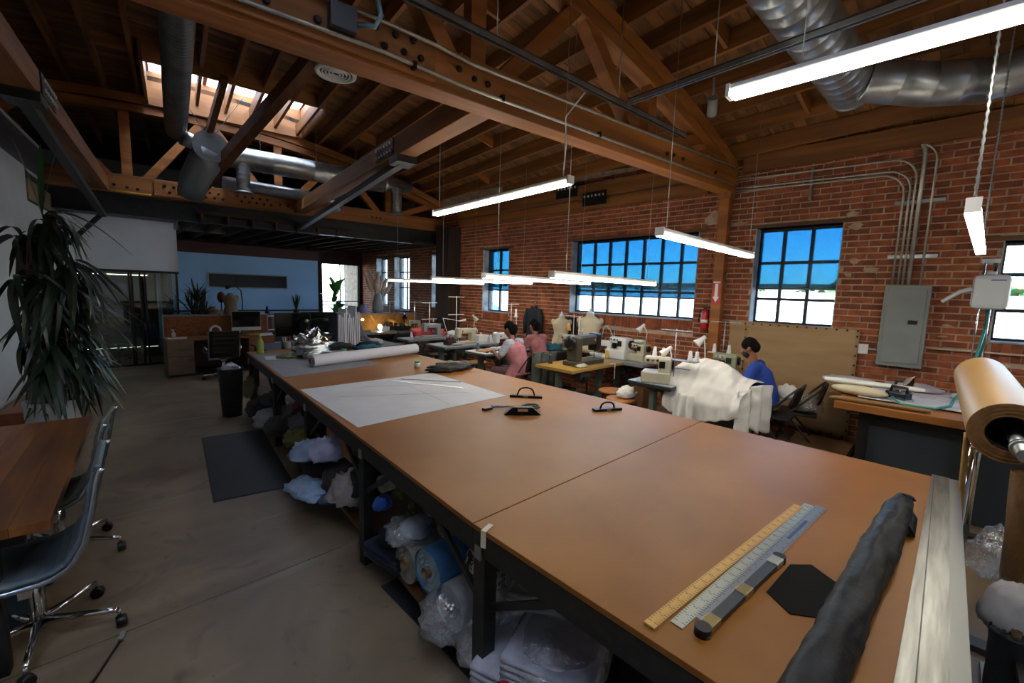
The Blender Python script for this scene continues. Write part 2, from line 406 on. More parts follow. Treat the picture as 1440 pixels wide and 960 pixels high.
# meeting room: white bulkhead above black framed glass
bk = empty('wall_bulkhead', (.75, 12.3, 0), kind='structure')
MB().b2(-1.1, .76, 0, .14, 2.07, 3.14).build('bulkhead', WHITEP, bk)
MB().b2(.66, .76, .14, 2.0, 2.07, 3.14).build('bulkhead', WHITEP, bk)
gp = empty('wall_glass', (.75, 12.3, 0), kind='structure')
mb = MB(); mb.b2(-.72, .76, -.02, .06, 2.02, 2.07).b2(-.72, .76, -.02, .06, 0, .04)
mb.build('rail', BLACKM, gp)
for x in (-.71, -.11, -.07, .07, .15, .7): MB().b2(x, x + .035, -.02, .05, .04, 2.02).build('mullion', BLACKM, gp)
for a, b in ((-.68, -.11), (-.03, .07), (.19, .70)): MB().b2(a, b, .01, .018, .04, 2.02).build('pane', sheer('partition glass', (.62, .72, .70), .13, .02), gp)
DIM = mat('dim grey wall', '3b3d40', .8)
mr_ = empty('wall_meeting_room', (.2, 14, 0), kind='structure')
MB().b2(-1.9, 1.2, 1.9, 2.0, 0, 2.1).build('plaster', DIM, mr_)
MB().b2(-1.9, 1.25, -1.6, 2.0, 2.1, 2.16).build('soffit', DIM, mr_)
MB().b2(1.18, 1.26, -1.0, 2.0, 0, 2.1).build('plaster', DIM, mr_)
MB().b2(-1.95, -1.85, -1.6, 2.0, 0, 2.1).build('plaster', DIM, mr_)

# ceiling: rafters, blocking, boards, skylight
SKU0, SKU1, SKV0, SKV1 = 4.17, 6.62, 5.3, 7.02
cl = empty('ceiling', RO, PHI, kind='structure')
rc = {}
def rafter_mesh(v0, v1):
    if (v0, v1) not in rc:
        m_ = MB().b2(-.025, .025, v0, v1, 0, .2).mesh('rafter'); m_.materials.append(TIMBER_V); rc[(v0, v1)] = m_
    return rc[(v0, v1)]
us = [-.38 + .42 * i for i in range(25)]
rr_ = random.Random(5)
for (v0, v1) in ((-4.4, .06), (0, 7.26), (7.2, 12.4)):
    for u in us:
        inst('rafter', rafter_mesh(v0, v1), cl, (-(u + rr_.uniform(-.015, .015)), rr_.uniform(-.01, .01), arc(u) + .1))
bmesh_ = MB().b2(-.19, .19, -.02, .02, 0, .17).mesh('blocking'); bmesh_.materials.append(TIMBER_U)
for (v0, v1) in ((-2.9, -.4), (.4, 6.8)):
    for i in range(24):
        u = rr_.choice(us[:-1]); v = rr_.uniform(v0, v1)
        if SKU0 - .5 < u < SKU1 and v > 4.8: continue
        s_ = math.atan2(arc(u + .42) - arc(u), .42)
        inst('blocking', bmesh_, cl, (-(u + .21), v, arc(u + .21) + .11), (0, s_, 0))
def plank(v0, v1, u0, u1, dz):
    n = max(2, int((u1 - u0) / .8)); vs_ = []
    for i in range(n + 1):
        u = u0 + (u1 - u0) * i / n; z = arc(u) + .3 + dz
        vs_ += [(-u, v0, z), (-u, v1, z), (-u, v1, z + .022), (-u, v0, z + .022)]
    fs = [(0, 1, 2, 3), (n * 4 + 3, n * 4 + 2, n * 4 + 1, n * 4)]
    for i in range(n):
        for k in range(4): fs.append((i * 4 + k, (i + 1) * 4 + k, (i + 1) * 4 + (k + 1) % 4, i * 4 + (k + 1) % 4))
    MB().add(vs_, fs).build('roof_board', DECKM, cl)
v = -4.4
while v < 12.4:
    wv = rr_.uniform(.13, .17); a, b = v + .004, v + wv
    if b > -4.2 and a < -2.5:
        plank(a, b, -.9, 5.18, 0); plank(a, b, 8.02, 10.2, 0)
    elif b > SKV0 and a < SKV1:
        plank(a, b, -.9, SKU0 - .02, rr_.uniform(0, .006)); plank(a, b, SKU1 + .02, 10.2, rr_.uniform(0, .006))
    else: plank(a, b, -.9, 10.2, rr_.uniform(0, .006))
    v += wv
mb = MB()
def sheet(u0, u1, v0, v1):
    n = 10
    for i in range(n):
        p, q = u0 + (u1 - u0) * i / n, u0 + (u1 - u0) * (i + 1) / n
        mb.add([(-p, v0, arc(p) + .345), (-q, v0, arc(q) + .345), (-q, v1, arc(q) + .345), (-p, v1, arc(p) + .345),
                (-p, v0, arc(p) + .42), (-q, v0, arc(q) + .42), (-q, v1, arc(q) + .42), (-p, v1, arc(p) + .42)],
               [(0, 1, 2, 3), (7, 6, 5, 4), (0, 4, 5, 1), (1, 5, 6, 2), (2, 6, 7, 3), (3, 7, 4, 0)])
for a_, b_, c_, d_ in wall_pieces(-1.2, 14.2, -7.6, 14.6, [(SKU0, SKU1, SKV0, SKV1), (5.2, 8.0, -4.2, -2.5)]): sheet(a_, b_, c_, d_)
mb.build('roofing', mat('roofing felt', '2a2420', .9), cl)
WELL = mat('skylight curb wood', 'a5703f', .6, c2='8a5a30', scale=(1, 9, 9))
zt_ = arc(5.4) + .52
mb = MB(); zb = arc(5.4) + .02
mb.b2(-SKU1 - .04, -SKU1, SKV0, SKV1, zb, zt_).b2(-SKU0, -SKU0 + .04, SKV0, SKV1, zb - .06, zt_).b2(-SKU1, -SKU0, SKV0 - .04, SKV0, zb, zt_).b2(-SKU1, -SKU0, SKV1, SKV1 + .04, zb - .06, zt_)
mb.build('skylight_curb', WELL, cl)
sk = empty('window_10', (RO[0], RO[1], 0), PHI, kind='structure')
TR = translucent('skylight diffuser', (.9, .93, .95))
n = 6
for i in range(n):
    a = -SKU1 + (SKU1 - SKU0) * i / n; b = -SKU1 + (SKU1 - SKU0) * (i + 1) / n
    for v0, v1 in ((SKV0, (SKV0 + SKV1) / 2), ((SKV0 + SKV1) / 2, SKV1)):
        MB().b2(a + .02, b - .02, v0 + .02, v1 - .02, zt_ + .01, zt_ + .02).build('skylight_pane', TR, sk)
    MB().b2(b - .03, b + .03, SKV0 - .04, SKV1 + .04, zt_, zt_ + .05).build('skylight_bar', WELL, sk)
MB().b2(-SKU1, -SKU0, (SKV0 + SKV1) / 2 - .02, (SKV0 + SKV1) / 2 + .02, zt_, zt_ + .05).build('skylight_bar', WELL, sk)
MB().b2(-SKU1 - .05, -SKU1 + .03, SKV0 - .04, SKV1 + .04, zt_, zt_ + .05).build('skylight_bar', WELL, sk)
# second skylight, added unseen behind the camera to brighten the room
sk = empty('window_11', (RO[0], RO[1], 0), PHI, kind='structure')
MB().b2(-8.0, -5.2, -4.2, -2.5, arc(6.6) + .5, arc(6.6) + .52).build('skylight_pane', TR, sk)
MB().b2(-8.04, -8.0, -4.2, -2.5, arc(6.6) + .0, arc(6.6) + .52).b2(-5.2, -5.16, -4.2, -2.5, arc(6.6), arc(6.6) + .52).b2(-8, -5.2, -4.24, -4.2, arc(6.6), arc(6.6) + .52).b2(-8, -5.2, -2.5, -2.46, arc(6.6), arc(6.6) + .52).build('skylight_curb', WELL, sk)
# low dark ceiling beyond the far truss, with the joists that show under it
lc = empty('ceiling_lower', (4, 11.8, 2.98), kind='structure')
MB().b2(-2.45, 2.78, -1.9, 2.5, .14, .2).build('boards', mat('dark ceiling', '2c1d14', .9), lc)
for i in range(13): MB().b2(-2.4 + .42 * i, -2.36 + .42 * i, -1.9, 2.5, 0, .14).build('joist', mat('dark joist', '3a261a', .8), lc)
mb = MB().b2(-8.3, -5.3, 9.2, 9.3, 3.0, 4.3)
o = mb.build('wall_upper_grey', mat('grey board', '6f7377', .7), None, RO, PHI); tag(o, kind='structure')

# outdoors: street, low building, hedge, all in the sun
ex = empty('ground', (20, 5, -.12), kind='structure')
MB().b2(-12.8, 60, -60, 90, -.1, .0).build('street', mat('sunlit concrete', 'd8d6d0', .9, c2='b0aca2', scale=(1, 1, 1)), ex)
def hedge(x, y, w_, l_, h_, seed, label):
    rr = random.Random(seed); e = empty('hedge', (x, y, -.12), label=label, cat='hedge')
    mb = MB()
    for i in range(420):
        p = Vector((rr.uniform(-w_, w_), rr.uniform(-l_, l_), rr.uniform(.1, h_) * (1 - .25 * rr.random())))
        d = Vector((rr.uniform(-1, 1), rr.uniform(-1, 1), rr.uniform(-.6, 1))).normalized(); a, u, _ = frame_from(d); s_ = rr.uniform(.35, .6)
        mb.add([p - a * s_, p + d * s_ * 1.6, p + a * s_, p - d * s_ * .4], [(0, 1, 2, 3)])
    tag(mb.build('foliage', mat('hedge leaf', '3a5a2c', .8, c2='24401c', scale=(2, 2, 2)), e), kind='stuff')
    MB().tube([(0, 0, 0), (0, 0, h_ * .6)], .2).build('trunk', mat('bark', '4a3a2c', .9), e)
for k, (x, y, lb_) in enumerate([(52, -20, 'green hedge seen through the window beside the steam tank'), (53, 3, 'green hedge seen through the window above the kraft sheet'), (52, 22, 'green hedge seen through the right half of the big window'), (53, 41, 'green hedge seen through the left half of the big window'), (52, 62, 'green hedge seen through the narrow window')]):
    hedge(x, y, 1.2, 8.2, 3.6 + .4 * (k % 2), 20 + k, lb_)
tag(MB().b2(44, 44.3, -60, 90, -.12, 2.55).build('glare_wall', mat('glare wall white', 'dcd8d0', .9)), 'added white wall standing in for the overexposed street view', 'wall')  # added so the clear lower panes look blown out to white
bd = empty('street_building', (60, 15, -.12), label='pale low stucco building behind the hedge across the street', cat='building')
MB().b2(0, 8, -40, 45, 0, 3.6).build('wall', mat('pale stucco', 'c9bda8', .9), bd)
MB().b2(-.4, 8.4, -40.4, 45.4, 3.6, 3.9).build('roof', mat('terracotta roof', '8a5a44', .8), bd)
for i in range(12): MB().b2(-.06, .02, -36 + 7 * i, -33.5 + 7 * i, 1.0, 2.6).build('window', mat('building window', '2c3440', .2), bd)

# ================================================================ roof timbers and steel
def disc_mesh(name, r, t, m, axis='y'):
    q = MB().lathe([(r, 0), (r, t * .6), (r * .7, t)], n=10, axis=axis).mesh(name); q.materials.append(m); return q
BOLT = disc_mesh('bolt', .024, -.022, mat('rusty bolt', '2a1f18', .5, metal=.5))
def truss(v, label, verts, bolts, splice, umax):
    t = empty('roof_truss', RO, PHI, label=label, cat='roof truss')
    u0 = -.02
    MB().b2(-umax, -u0, v - .1, v + .1, 3.35, 3.67).build('bottom_chord', TIMBER_U, t, bevel=.006)
    # curved upper chord: two layers with a slot between them
    for dz0, dz1 in ((-.2, -.075), (-.05, .1)):
        mb = MB(); n = 26; vs_ = []
        for i in range(n + 1):
            u = -.1 + (umax + .1) * i / n; z = arc(u)
            vs_ += [(-u, v - .09, z + dz0), (-u, v + .09, z + dz0), (-u, v + .09, z + dz1), (-u, v - .09, z + dz1)]
        fs = [(0, 1, 2, 3), (n * 4 + 3, n * 4 + 2, n * 4 + 1, n * 4)]
        for i in range(n):
            for k in range(4): fs.append((i * 4 + k, (i + 1) * 4 + k, (i + 1) * 4 + (k + 1) % 4, i * 4 + (k + 1) % 4))
        mb.add(vs_, fs).build('top_chord', TIMBER_U, t)
    for k, u in enumerate(verts):
        MB().b2(-u - .07, -u + .07, v - .06, v + .06, 3.67, arc(u) - .18).build('web_post', RED_WOOD, t)
        for s in (-1, 1):
            ub, ut = u + s * .24, u + s * 1.12
            if ut < .3 or ut > umax: continue
            MB().beam(RL(ub, v, 3.62), RL(ut, v, arc(ut) - .14), .13, .14, (0, 1, 0)).build('web_brace', RED_WOOD, t)
    MB().b2(-.78, -.66, v - .06, v + .06, 3.67, arc(.72) - .18).build('web_post', RED_WOOD, t)
    for a, b in splice: MB().b2(-b, -a, v - .135, v - .1, 3.38, 3.655).build('splice_board', TIMBER_U, t, bevel=.004)
    for u, z in bolts: 
        inst('bolt', BOLT, t, (-u, v - (.135 if any(a < u < b for a, b in splice) else .1), z))
    return t
bA = [(5.25, 3.59), (5.11, 3.59), (4.98, 3.6), (5.19, 3.49), (5.05, 3.5), (4.92, 3.5), (4.58, 3.55), (4.44, 3.52), (4.31, 3.52), (5.7, 3.6), (5.84, 3.59), (5.62, 3.49), (5.98, 3.6), (5.9, 3.49), (6.1, 3.58), (1.75, 3.52), (1.6, 3.54), (1.4, 3.53), (.6, 3.52)]
truss(0, 'long orange bowstring roof truss ending at the wooden post, conduit along its chord', [2.02, 4.38, 6.74, 9.1], bA, [(4.8, 6.6)], 12.0)
bB = [(7.15, 3.48), (6.98, 3.46), (6.84, 3.45)] + [(6.47 - .135 * i, 3.56 - .003 * i) for i in range(7)] + [(6.4 - .135 * i, 3.46) for i in range(7)] + [(5.35 - .13 * i, 3.56) for i in range(5)] + [(5.28 - .13 * i, 3.47) for i in range(5)] + [(4.6, 3.5), (4.45, 3.5), (2.65, 3.5), (2.55, 3.5), (2.45, 3.5)]
truss(7.2, 'orange bowstring roof truss carried on the black steel beam below the skylight', [2.24, 4.6, 6.97, 9.3], bB, [(4.3, 6.62)], 12.0)
# black steel beam under the far truss
sb = empty('steel_beam', RO, PHI, label='long black steel beam under the far orange truss', cat='steel beam')
MB().b2(-8.2, -.35, 7.17, 7.23, 3.03, 3.31).build('web', BLACKM, sb)
MB().b2(-8.2, -.35, 7.1, 7.3, 3.31, 3.345).build('flange', BLACKM, sb); MB().b2(-8.2, -.35, 7.1, 7.3, 2.99, 3.03).build('flange', BLACKM, sb)
MB().b2(-1.6, -.1, 7.0, 7.06, 3.02, 3.06).build('angle', BLACKM, sb)
def brace(u, label, vs0, zend, va=-.12):
    b = empty('bracing_timber', RO, PHI, label=label, cat='timber beam')
    MB().b2(-u - .1, -u + .1, .1, 7.08, 3.37, 3.59).build('timber', TIMBER_V, b, bevel=.006)
    pl = MB().b2(-u + .1, -u + .112, vs0, vs0 + .55, 3.40, 3.58).b2(-u - .112, -u - .1, vs0, vs0 + .55, 3.4, 3.58).build('steel_plate', BLACKM, b)
    for i in range(6):
        for z in (3.45, 3.53):
            for s in (-1, 1):
                inst('bolt', disc_x, pl, (-u + s * .112, vs0 + .06 + .085 * i, z), (0, 0, 0 if s > 0 else pi))
    MB().beam(RL(u, vs0 - .1, 3.33), RL(u, 7.08, zend), .09, .08).build('steel_strut', DARKSTEEL, b)
    MB().b2(-u - .12, -u + .12, vs0 - .16, vs0 + .1, 3.29, 3.37).build('strut_bracket', BLACKM, b)
disc_x = disc_mesh('bolt', .02, .018, mat('zinc bolt', 'b9c0bd', .3, metal=.8), 'x')
brace(4.22, 'brown timber brace with bolted steel plate, running to the far truss past the round diffuser', 1.8, 3.08)
brace(7.32, 'brown timber brace with bolted steel plate beside the white wall', 2.35, 2.95)
MB().beam((0, 0, 0), (-.5, .3, -.55), .06, .05).build('steel_strut', DARKSTEEL, bpy.data.objects['bracing_timber.001'], (-7.3, 7.0, 2.98))
for k, (p_, q_, w_) in enumerate([((5.98, 7.05, 3.55), (4.75, 3.3, 4.95), .15), ((6.05, 7.0, 3.6), (5.65, 5.1, 4.98), .09)]):
    tag(MB().beam(RL(*p_), RL(*q_), w_, w_ * 1.2).build('roof_brace', mat('dark brace wood', '6a4220', .7, c2='4d2e15', scale=(8, 1, 8)), None, RO, PHI), ['broad dark timber brace rising from the far truss past the skylight', 'slender dark timber brace rising in front of the skylight'][k], 'timber brace')
# timbers bolted along the brick wall
lg = empty('wall_timber', (6.8, 5.8, 3.4), label='pair of stacked timbers bolted along the top of the brick wall', cat='timber beam')
MB().b2(-.2, 0, -3.1, 2.9, .19, .43).build('upper_timber', TIMBER_V, lg, bevel=.005)
MB().b2(-.14, 0, -3.1, 2.9, 0, .18).build('lower_timber', TIMBER_V, lg, bevel=.005)
for y0, z0 in ((-.75, .25), (-1.38, .04)):
    pl = MB().b2(-.222, -.2, y0, y0 + .5, z0, z0 + .24).build('steel_plate', BLACKM, lg)
    for i in range(6): inst('bolt', disc_x, pl, (-.222, y0 + .05 + .08 * i, z0 + .17), (0, 0, pi))
lg = empty('wall_timber', (6.8, .3, 3.62), label='brown timber along the top of the brick wall behind the bent conduits', cat='timber beam')
MB().b2(-.1, 0, -4.7, 1.95, 0, .22).build('timber', TIMBER_V, lg, bevel=.005)
# wooden post under the near truss
pt = empty('wooden_post', (6.66, 2.42, 0), label='square orange wooden post against the brick wall under the truss', cat='post')
MB().b2(-.07, .07, -.07, .07, 0, 3.35).build('post', RED_WOOD, pt, bevel=.006)
MB().b2(-.09, .09, -.09, .09, 3.27, 3.35).build('cap', TIMBER_U, pt)
# strut channels hung from the roof
def channel(p, q, rods, label):
    e = empty('strut_channel', RO, PHI, label=label, cat='metal channel')
    p, q = Vector(p), Vector(q)
    MB().beam(p, q, .05, .012).beam(p + Vector((0, 0, -.02)), q + Vector((0, 0, -.02)), .008, .045, (0, 0, 1)).build('channel', DARKSTEEL, e)
    a, u, d = frame_from(q - p)
    MB().beam(p - a * .022 + Vector((0, 0, -.02)), q - a * .022 + Vector((0, 0, -.02)), .006, .045).beam(p + a * .022 + Vector((0, 0, -.02)), q + a * .022 + Vector((0, 0, -.02)), .006, .045).build('channel_lip', GALV, e)
    for t in rods:
        x = p.lerp(q, t); MB().tube([x, (x.x, x.y, arc(-x.x) + .2)], .005, 6).build('hanger_rod', GALV, e)
channel(RL(7.2, -.42, 3.76), RL(1.55, -.2, 3.76), (.5, .77), 'long steel strut channel hung on rods in front of the near truss')
channel(RL(2.9, -.42, 3.70), RL(2.75, -3.1, 3.70), (.3, .8), 'steel strut channel hung crossways below the large round duct')

# ---------------------------------------------------------------- conduit
cd = empty('conduit_run', RO, PHI, label='two steel conduits and dark junction box fixed along the near truss chord', cat='conduit')
MB().tube([RL(7, -.16, 3.42), RL(5.2, -.16, 3.44), RL(4.6, -.16, 3.41), RL(.2, -.16, 3.42)], .014, 8).build('conduit', CONDUIT, cd)
MB().tube([RL(7, -.16, 3.61), RL(5.2, -.16, 3.63), RL(4.8, -.16, 3.62), RL(4.5, -.16, 3.59), RL(.2, -.16, 3.66)], .014, 8).build('conduit', CONDUIT, cd)
MB().b2(-5.56, -5.4, -.22, -.12, 3.46, 3.6).build('junction_box', mat('box grey', '4a4f53', .4, metal=.6), cd)
MB().tube([RL(5.4, -.2, 3.52), RL(5.3, -.26, 3.52), RL(5.26, -.26, 3.6), RL(5.3, -.24, 3.8), RL(5.33, -.2, 4.2)], .018, 8).build('flex_conduit', mat('flex conduit', '6f8894', .4, metal=.4), cd)
for u in (4.98, 4.2, 3.0): MB().b2(-u - .012, -u + .012, -.18, -.135, 3.4, 3.45).build('strap', BLACKM, cd)
yl = tag(MB().tube([RL(7.2, 7.05, 3.37), RL(6.66, 7.05, 3.37)], .012, 6).build('yellow_conduit', mat('yellow pipe', 'c0a020', .4), None, RO, PHI), 'short yellow pipe along the foot of the far truss chord', 'pipe')
cw = empty('conduit_bank', (6.74, .4, 2.07), label='five bent steel conduits rising from the grey electrical panel', cat='conduit')
for y, zb, zh, r, yend in ((.5, .0, 1.26, .012, 2.4), (.45, 0, 1.30, .012, 2.4), (.41, 0, 1.42, .012, 2.35), (.36, 0, 1.71, .021, 2.4), (.26, 0, 1.58, .011, 2.35)):
    b_ = .22 if r < .02 else .28; pts = [(0, y - .4, zb), (0, y - .4, zh - b_)]
    for i in range(1, 7): t = pi / 2 * i / 6; pts.append((0, y - .4 + b_ * (1 - cos(t)), zh - b_ + b_ * sin(t)))
    pts += [(0, yend - .7, zh + .04), (0, yend - .4, zh + .06)]
    MB().tube(pts, r, 8).build('conduit', CONDUIT, cw)
for z in (.32, .93): MB().b2(.0, .05, -.25, .17, z - .02, z + .02).build('strap_rail', GALV, cw)
MB().b2(.0, .05, 1.0, 1.03, 1.08, 1.48).build('strap_rail', GALV, cw)
cw2 = tag(MB().tube([(6.76, .14, 1.36), (6.76, -1.8, 1.37)], .011, 8).build('conduit_run', mat('painted conduit', 'b9a894', .5)), 'thin pale conduit along the brick wall right of the panel', 'conduit')

# ---------------------------------------------------------------- ducts
def ridged(path, r, step=.1, n=18):
    pts = []; rs = []
    for a, b in zip(path, path[1:]):
        a, b = Vector(a), Vector(b); k = max(1, int((b - a).length / step))
        for i in range(k):
            p = a.lerp(b, i / k); d = (b - a).normalized()
            pts += [p, p + d * .006, p + d * .012]; rs += [r, r + .0025, r]
    pts.append(Vector(path[-1])); rs.append(r)
    return MB().tube(pts, rs, n)
d1 = empty('air_duct', RO, PHI, label='dark ridged round duct running below the skylight to the grey elbow', cat='air duct')
ridged([RL(6.25, -3.2, 4.33), RL(6.27, 6.15, 4.33)], .145, .075).build('duct', mat('dull duct', '8a8e90', .38, metal=.75, c2='6c7073', scale=(5, 5, 5)), d1)
MB().tube([RL(6.2, 6.0, 4.2), RL(5.9, 6.1, 4.15)], .12, 16).build('branch', GALV, d1)
d2 = empty('air_duct', RO, PHI, label='galvanised round duct along the far truss with two drop outlets', cat='air duct')
DULLG = mat('grey duct board', '8b969c', .45, metal=.3, c2='7e898f', scale=(4, 4, 4))
ridged([RL(5.55, 6.55, 4.17), RL(2.6, 6.55, 4.19)], .2, .6).build('duct', GALV, d2)
MB().tube([RL(2.6, 6.55, 4.19), RL(2.5, 6.55, 4.2), RL(1.95, 6.55, 4.2)], [.2, .14, .14], 16).build('duct_end', GALV, d2)
for u in (5.3, 2.3):
    k = ridged([RL(u, 6.5, 4.12), RL(u, 6.5, 3.55)], .115, .08, 14).build('drop', GALV, d2)
    MB().lathe([(.17, 3.53), (.17, 3.545), (.12, 3.57)], RL(u, 6.5, 0)).build('outlet_ring', GALV, k)
MB().tube([RL(5.6, 6.9, 3.75), RL(3.6, 6.95, 3.72), RL(3.5, 6.98, 3.5)], .12, 14).build('lower_duct', GALV, d2)
el = empty('duct_elbow', RO, PHI, label='large grey duct elbow with flat round cap beneath the skylight', cat='air duct')
MB().lathe([(.255, 0), (.255, .3)], (-5.82, 5.9, 4.12), 28, 'y').build('cap_drum', DULLG, el)
MB().tube([RL(5.82, 6.1, 4.1), RL(5.9, 6.15, 3.9), RL(6.05, 6.3, 3.6), RL(6.1, 6.5, 3.4)], [.24, .24, .22, .2], 20).build('elbow', mat('dark elbow', '7d868b', .45, metal=.4), el)
for dx in (-.2, .2): MB().tube([(-5.82 + dx * .4, 6.0, 4.36), (-5.82 + dx * 2.4, 5.7, 4.98)], .006, 6).build('hanger_wire', GALV, el)
for u in (5.0, 4.0, 3.2): MB().tube([(-u, 6.55, 4.38), (-u, 6.55, arc(u) + .15)], .005, 6).build('hanger_wire', GALV, d2)
d3 = empty('air_duct', RO, PHI, label='shiny round duct with capped end above the long bare tube lamp', cat='air duct')
ridged([RL(5.6, -1.95, 3.98), RL(1.12, -1.68, 3.92)], .2, .14, 22).build('duct', GALV, d3)
MB().lathe([(.215, 0), (.215, .02), (.06, .025)], (-1.13, -1.685, 3.92), 22, 'x').build('end_cap', GALV, d3)
ridged([RL(1.25, -1.8, 3.9), RL(.95, -2.2, 3.82), RL(.72, -2.55, 3.8), RL(.74, -3.0, 3.84), RL(.9, -4.2, 3.9)], .18, .2, 20).build('branch', GALV, d3)
vt = empty('ceiling_vent', RO, PHI, label='round white ceiling diffuser with dark rings near the skylight', cat='vent')
c_ = RL(4.55, 3.2, arc(4.55) - .17)
def torus(r, t, c, fl=1.0): return MB().tube([(c[0] + r * cos(x), c[1] + r * sin(x), c[2]) for x in [2 * pi * i / 36 for i in range(37)]], t, 8, cap=False)
torus(.235, .032, c_).build('rim', WHITEPL, vt)
for i in range(4): torus(.175 - .042 * i, .012, (c_[0], c_[1], c_[2] - .012)).build('ring', WHITEPL, vt)
MB().lathe([(.21, .0), (.21, .03)], c_, 28).build('throat', BLACKPL, vt); MB().tube([(c_[0], c_[1], c_[2] + .03), (c_[0], c_[1], arc(4.55) + .2)], .16, 14).build('neck', GALV, vt)
sp = empty('spotlight', RO, PHI, label='small grey cylinder spotlight under the rafters by the near truss', cat='spotlight')
MB().tube([RL(1.75, -.62, 3.98), RL(1.62, -.55, 3.86)], .05, 14).build('can', GREYM, sp); MB().tube([RL(1.72, -.6, 3.98), RL(1.72, -.6, 4.2)], .012, 6).build('stem', GREYM, sp)
hv = empty('air_handler', RO, PHI, label='dark air handler with pale frame above the white wall', cat='air handler')
MB().b2(-8.9, -8.02, 3.6, 7.4, 3.3, 3.95).build('casing', mat('dark casing', '3a3b3c', .6), hv)
MB().b2(-8.02, -8.0, 3.7, 7.3, 3.36, 3.4).b2(-8.02, -8.0, 3.7, 7.3, 3.88, 3.92).b2(-8.02, -8.0, 7.22, 7.3, 3.4, 3.88).build('frame', mat('pale frame', 'a9adad', .6), hv)

# ---------------------------------------------------------------- fluorescent lamps
def lamp(p, q, label, hang=None, wd=.075, chain=False):
    p, q = Vector(p), Vector(q); L_ = (q - p).length; c = (p + q) / 2; rz = math.atan2(q.y - p.y, q.x - p.x)
    e = empty('pendant_lamp', c, rz, label=label, cat='lamp')
    x = L_ / 2
    pr_ = [(-wd * .4, .0), (-wd * .4, .022), (-wd * .3, .045), (wd * .3, .045), (wd * .4, .022), (wd * .4, 0)]
    mb = MB(); vs_ = [(-x, a, b) for a, b in pr_] + [(x, a, b) for a, b in pr_]
    mb.add(vs_, [tuple(range(6)), tuple(range(11, 5, -1))] + [(i, i + 6, (i + 1) % 6 + 6, (i + 1) % 6) for i in range(6)]); mb.build('housing', WHITEPL, e)
    MB().b2(-x + .02, x - .02, -wd * .5, wd * .5, -.026, -.001).build('tube_lens', TUBE, e)
    for s_ in (-1, 1): MB().b2(s_ * x - .01, s_ * x + .01, -wd / 2, wd / 2, -.022, .046).build('end_cap', WHITEPL, e)
    for t in (hang or (-.8, .8)):
        pw = c + Vector((cos(rz), sin(rz), 0)) * (t * x)
        d_ = Vector((pw.x - RO[0], pw.y - RO[1])); u_ = -(d_.x * cos(PHI) + d_.y * sin(PHI)); top = arc(max(-.5, u_)) + .15 - c.z
        if chain:
            pts = [(t * x, 0, .06 + (top - .06) * i / 120) for i in range(121)]
            MB().tube(pts, [.004 if i % 2 else .009 for i in range(121)], 5).build('chain', GALV, e)
        else: MB().tube([(t * x, 0, .06), (t * x, 0, top)], .003, 5).build('cable', GALV, e)
    return e
l1 = lamp((2.70, -1.45, 3.0), (2.67, 1.0, 3.0), 'long bright tube lamp hung below the round duct', (-.8, .72), .08)
lamp((3.05, 2.42, 2.82), (3.27, 4.79, 2.82), 'tube lamp hung over the cutting table between the two trusses', (-.93, .9))
MB().tube([(-1.1, 0, .06), (-1.14, .02, .3), (-1.2, .1, .5), (-1.45, .15, .6)], .006, 6).build('power_cord', WHITEPL, bpy.data.objects['pendant_lamp.001'])
lamp((3.4, 1.74, 2.37), (5.76, 1.75, 2.37), 'tube lamp hung in front of the wooden post', (-.9, .93))
lamp((3.21, 2.72, 2.02), (5.6, 2.9, 2.02), 'tube lamp hung above the brown sewing machine')
lamp((3.55, 4.12, 2.03), (5.9, 4.2, 2.03), 'tube lamp hung above the workers in pink')
lamp((4.35, 6.45, 2.035), (6.3, 5.85, 2.035), 'tube lamp hung in front of the narrow window')
lamp((4.45, 8.2, 2.02), (6.3, 7.3, 2.02), 'tube lamp hung beside the pampas grass vase')
lamp((3.0, -.03, 2.31), (5.42, -.14, 2.31), 'tube lamp hung on a chain beside the grey panel', (-.97, .9), .055, True)
lamp((4.9, -3.4, 2.6), (5.0, -1.0, 2.6), 'added tube lamp out of view behind the camera', wd=.13)  # unseen lamp added as fill light for the room
ml = empty('meeting_lamp', (.45, 13.4, 1.98), label='bright strip lamp inside the glass meeting room', cat='lamp')
MB().b2(-.62, .62, -.04, .04, 0, .03).build('housing', WHITEPL, ml); MB().b2(-.6, .6, -.035, .035, -.015, 0).build('tube_lens', mat('dim lit tube', (1, .9, .7), .4, emit=4), ml)
for s in (-.5, .5): MB().tube([(s, 0, .03), (s, 0, .12)], .01).build('stem', WHITEPL, ml)

# ================================================================ things on the brick wall
ep = empty('electrical_panel', (6.79, .355, 1.12), label='large grey electrical panel on the brick wall', cat='electrical panel')
MB().b2(-.1, 0, -.2, .2, 0, .94).build('cabinet', GREYM, ep, bevel=.004)
dr = MB().b2(-.112, -.1, -.165, .165, .04, .9).build('door', GREYM, ep, bevel=.003)
MB().b2(-.118, -.112, -.15, .15, .055, .06).b2(-.118, -.112, -.15, .15, .88, .885).build('door_rib', GREYM, dr)
MB().b2(-.124, -.112, -.12, -.04, .5, .545).build('latch', BLACKPL, dr)
swp = empty('switch_plate', (6.785, .705, 1.285), label='white switch plate beside the electrical panel', cat='switch')
MB().b2(-.012, 0, -.06, .06, -.06, .06).build('plate', WHITEPL, swp, bevel=.003); MB().b2(-.02, -.012, -.03, -.01, -.02, .02).b2(-.02, -.012, .01, .03, -.02, .02).build('toggle', WHITEPL, swp)
MB().tube([(.0, -.06, 0), (.0, -.16, .0)], .01, 6).build('conduit', CONDUIT, swp)
fe = empty('fire_extinguisher', (6.7, 2.6, 1.37), label='red fire extinguisher hung on the brick wall behind the post', cat='extinguisher')
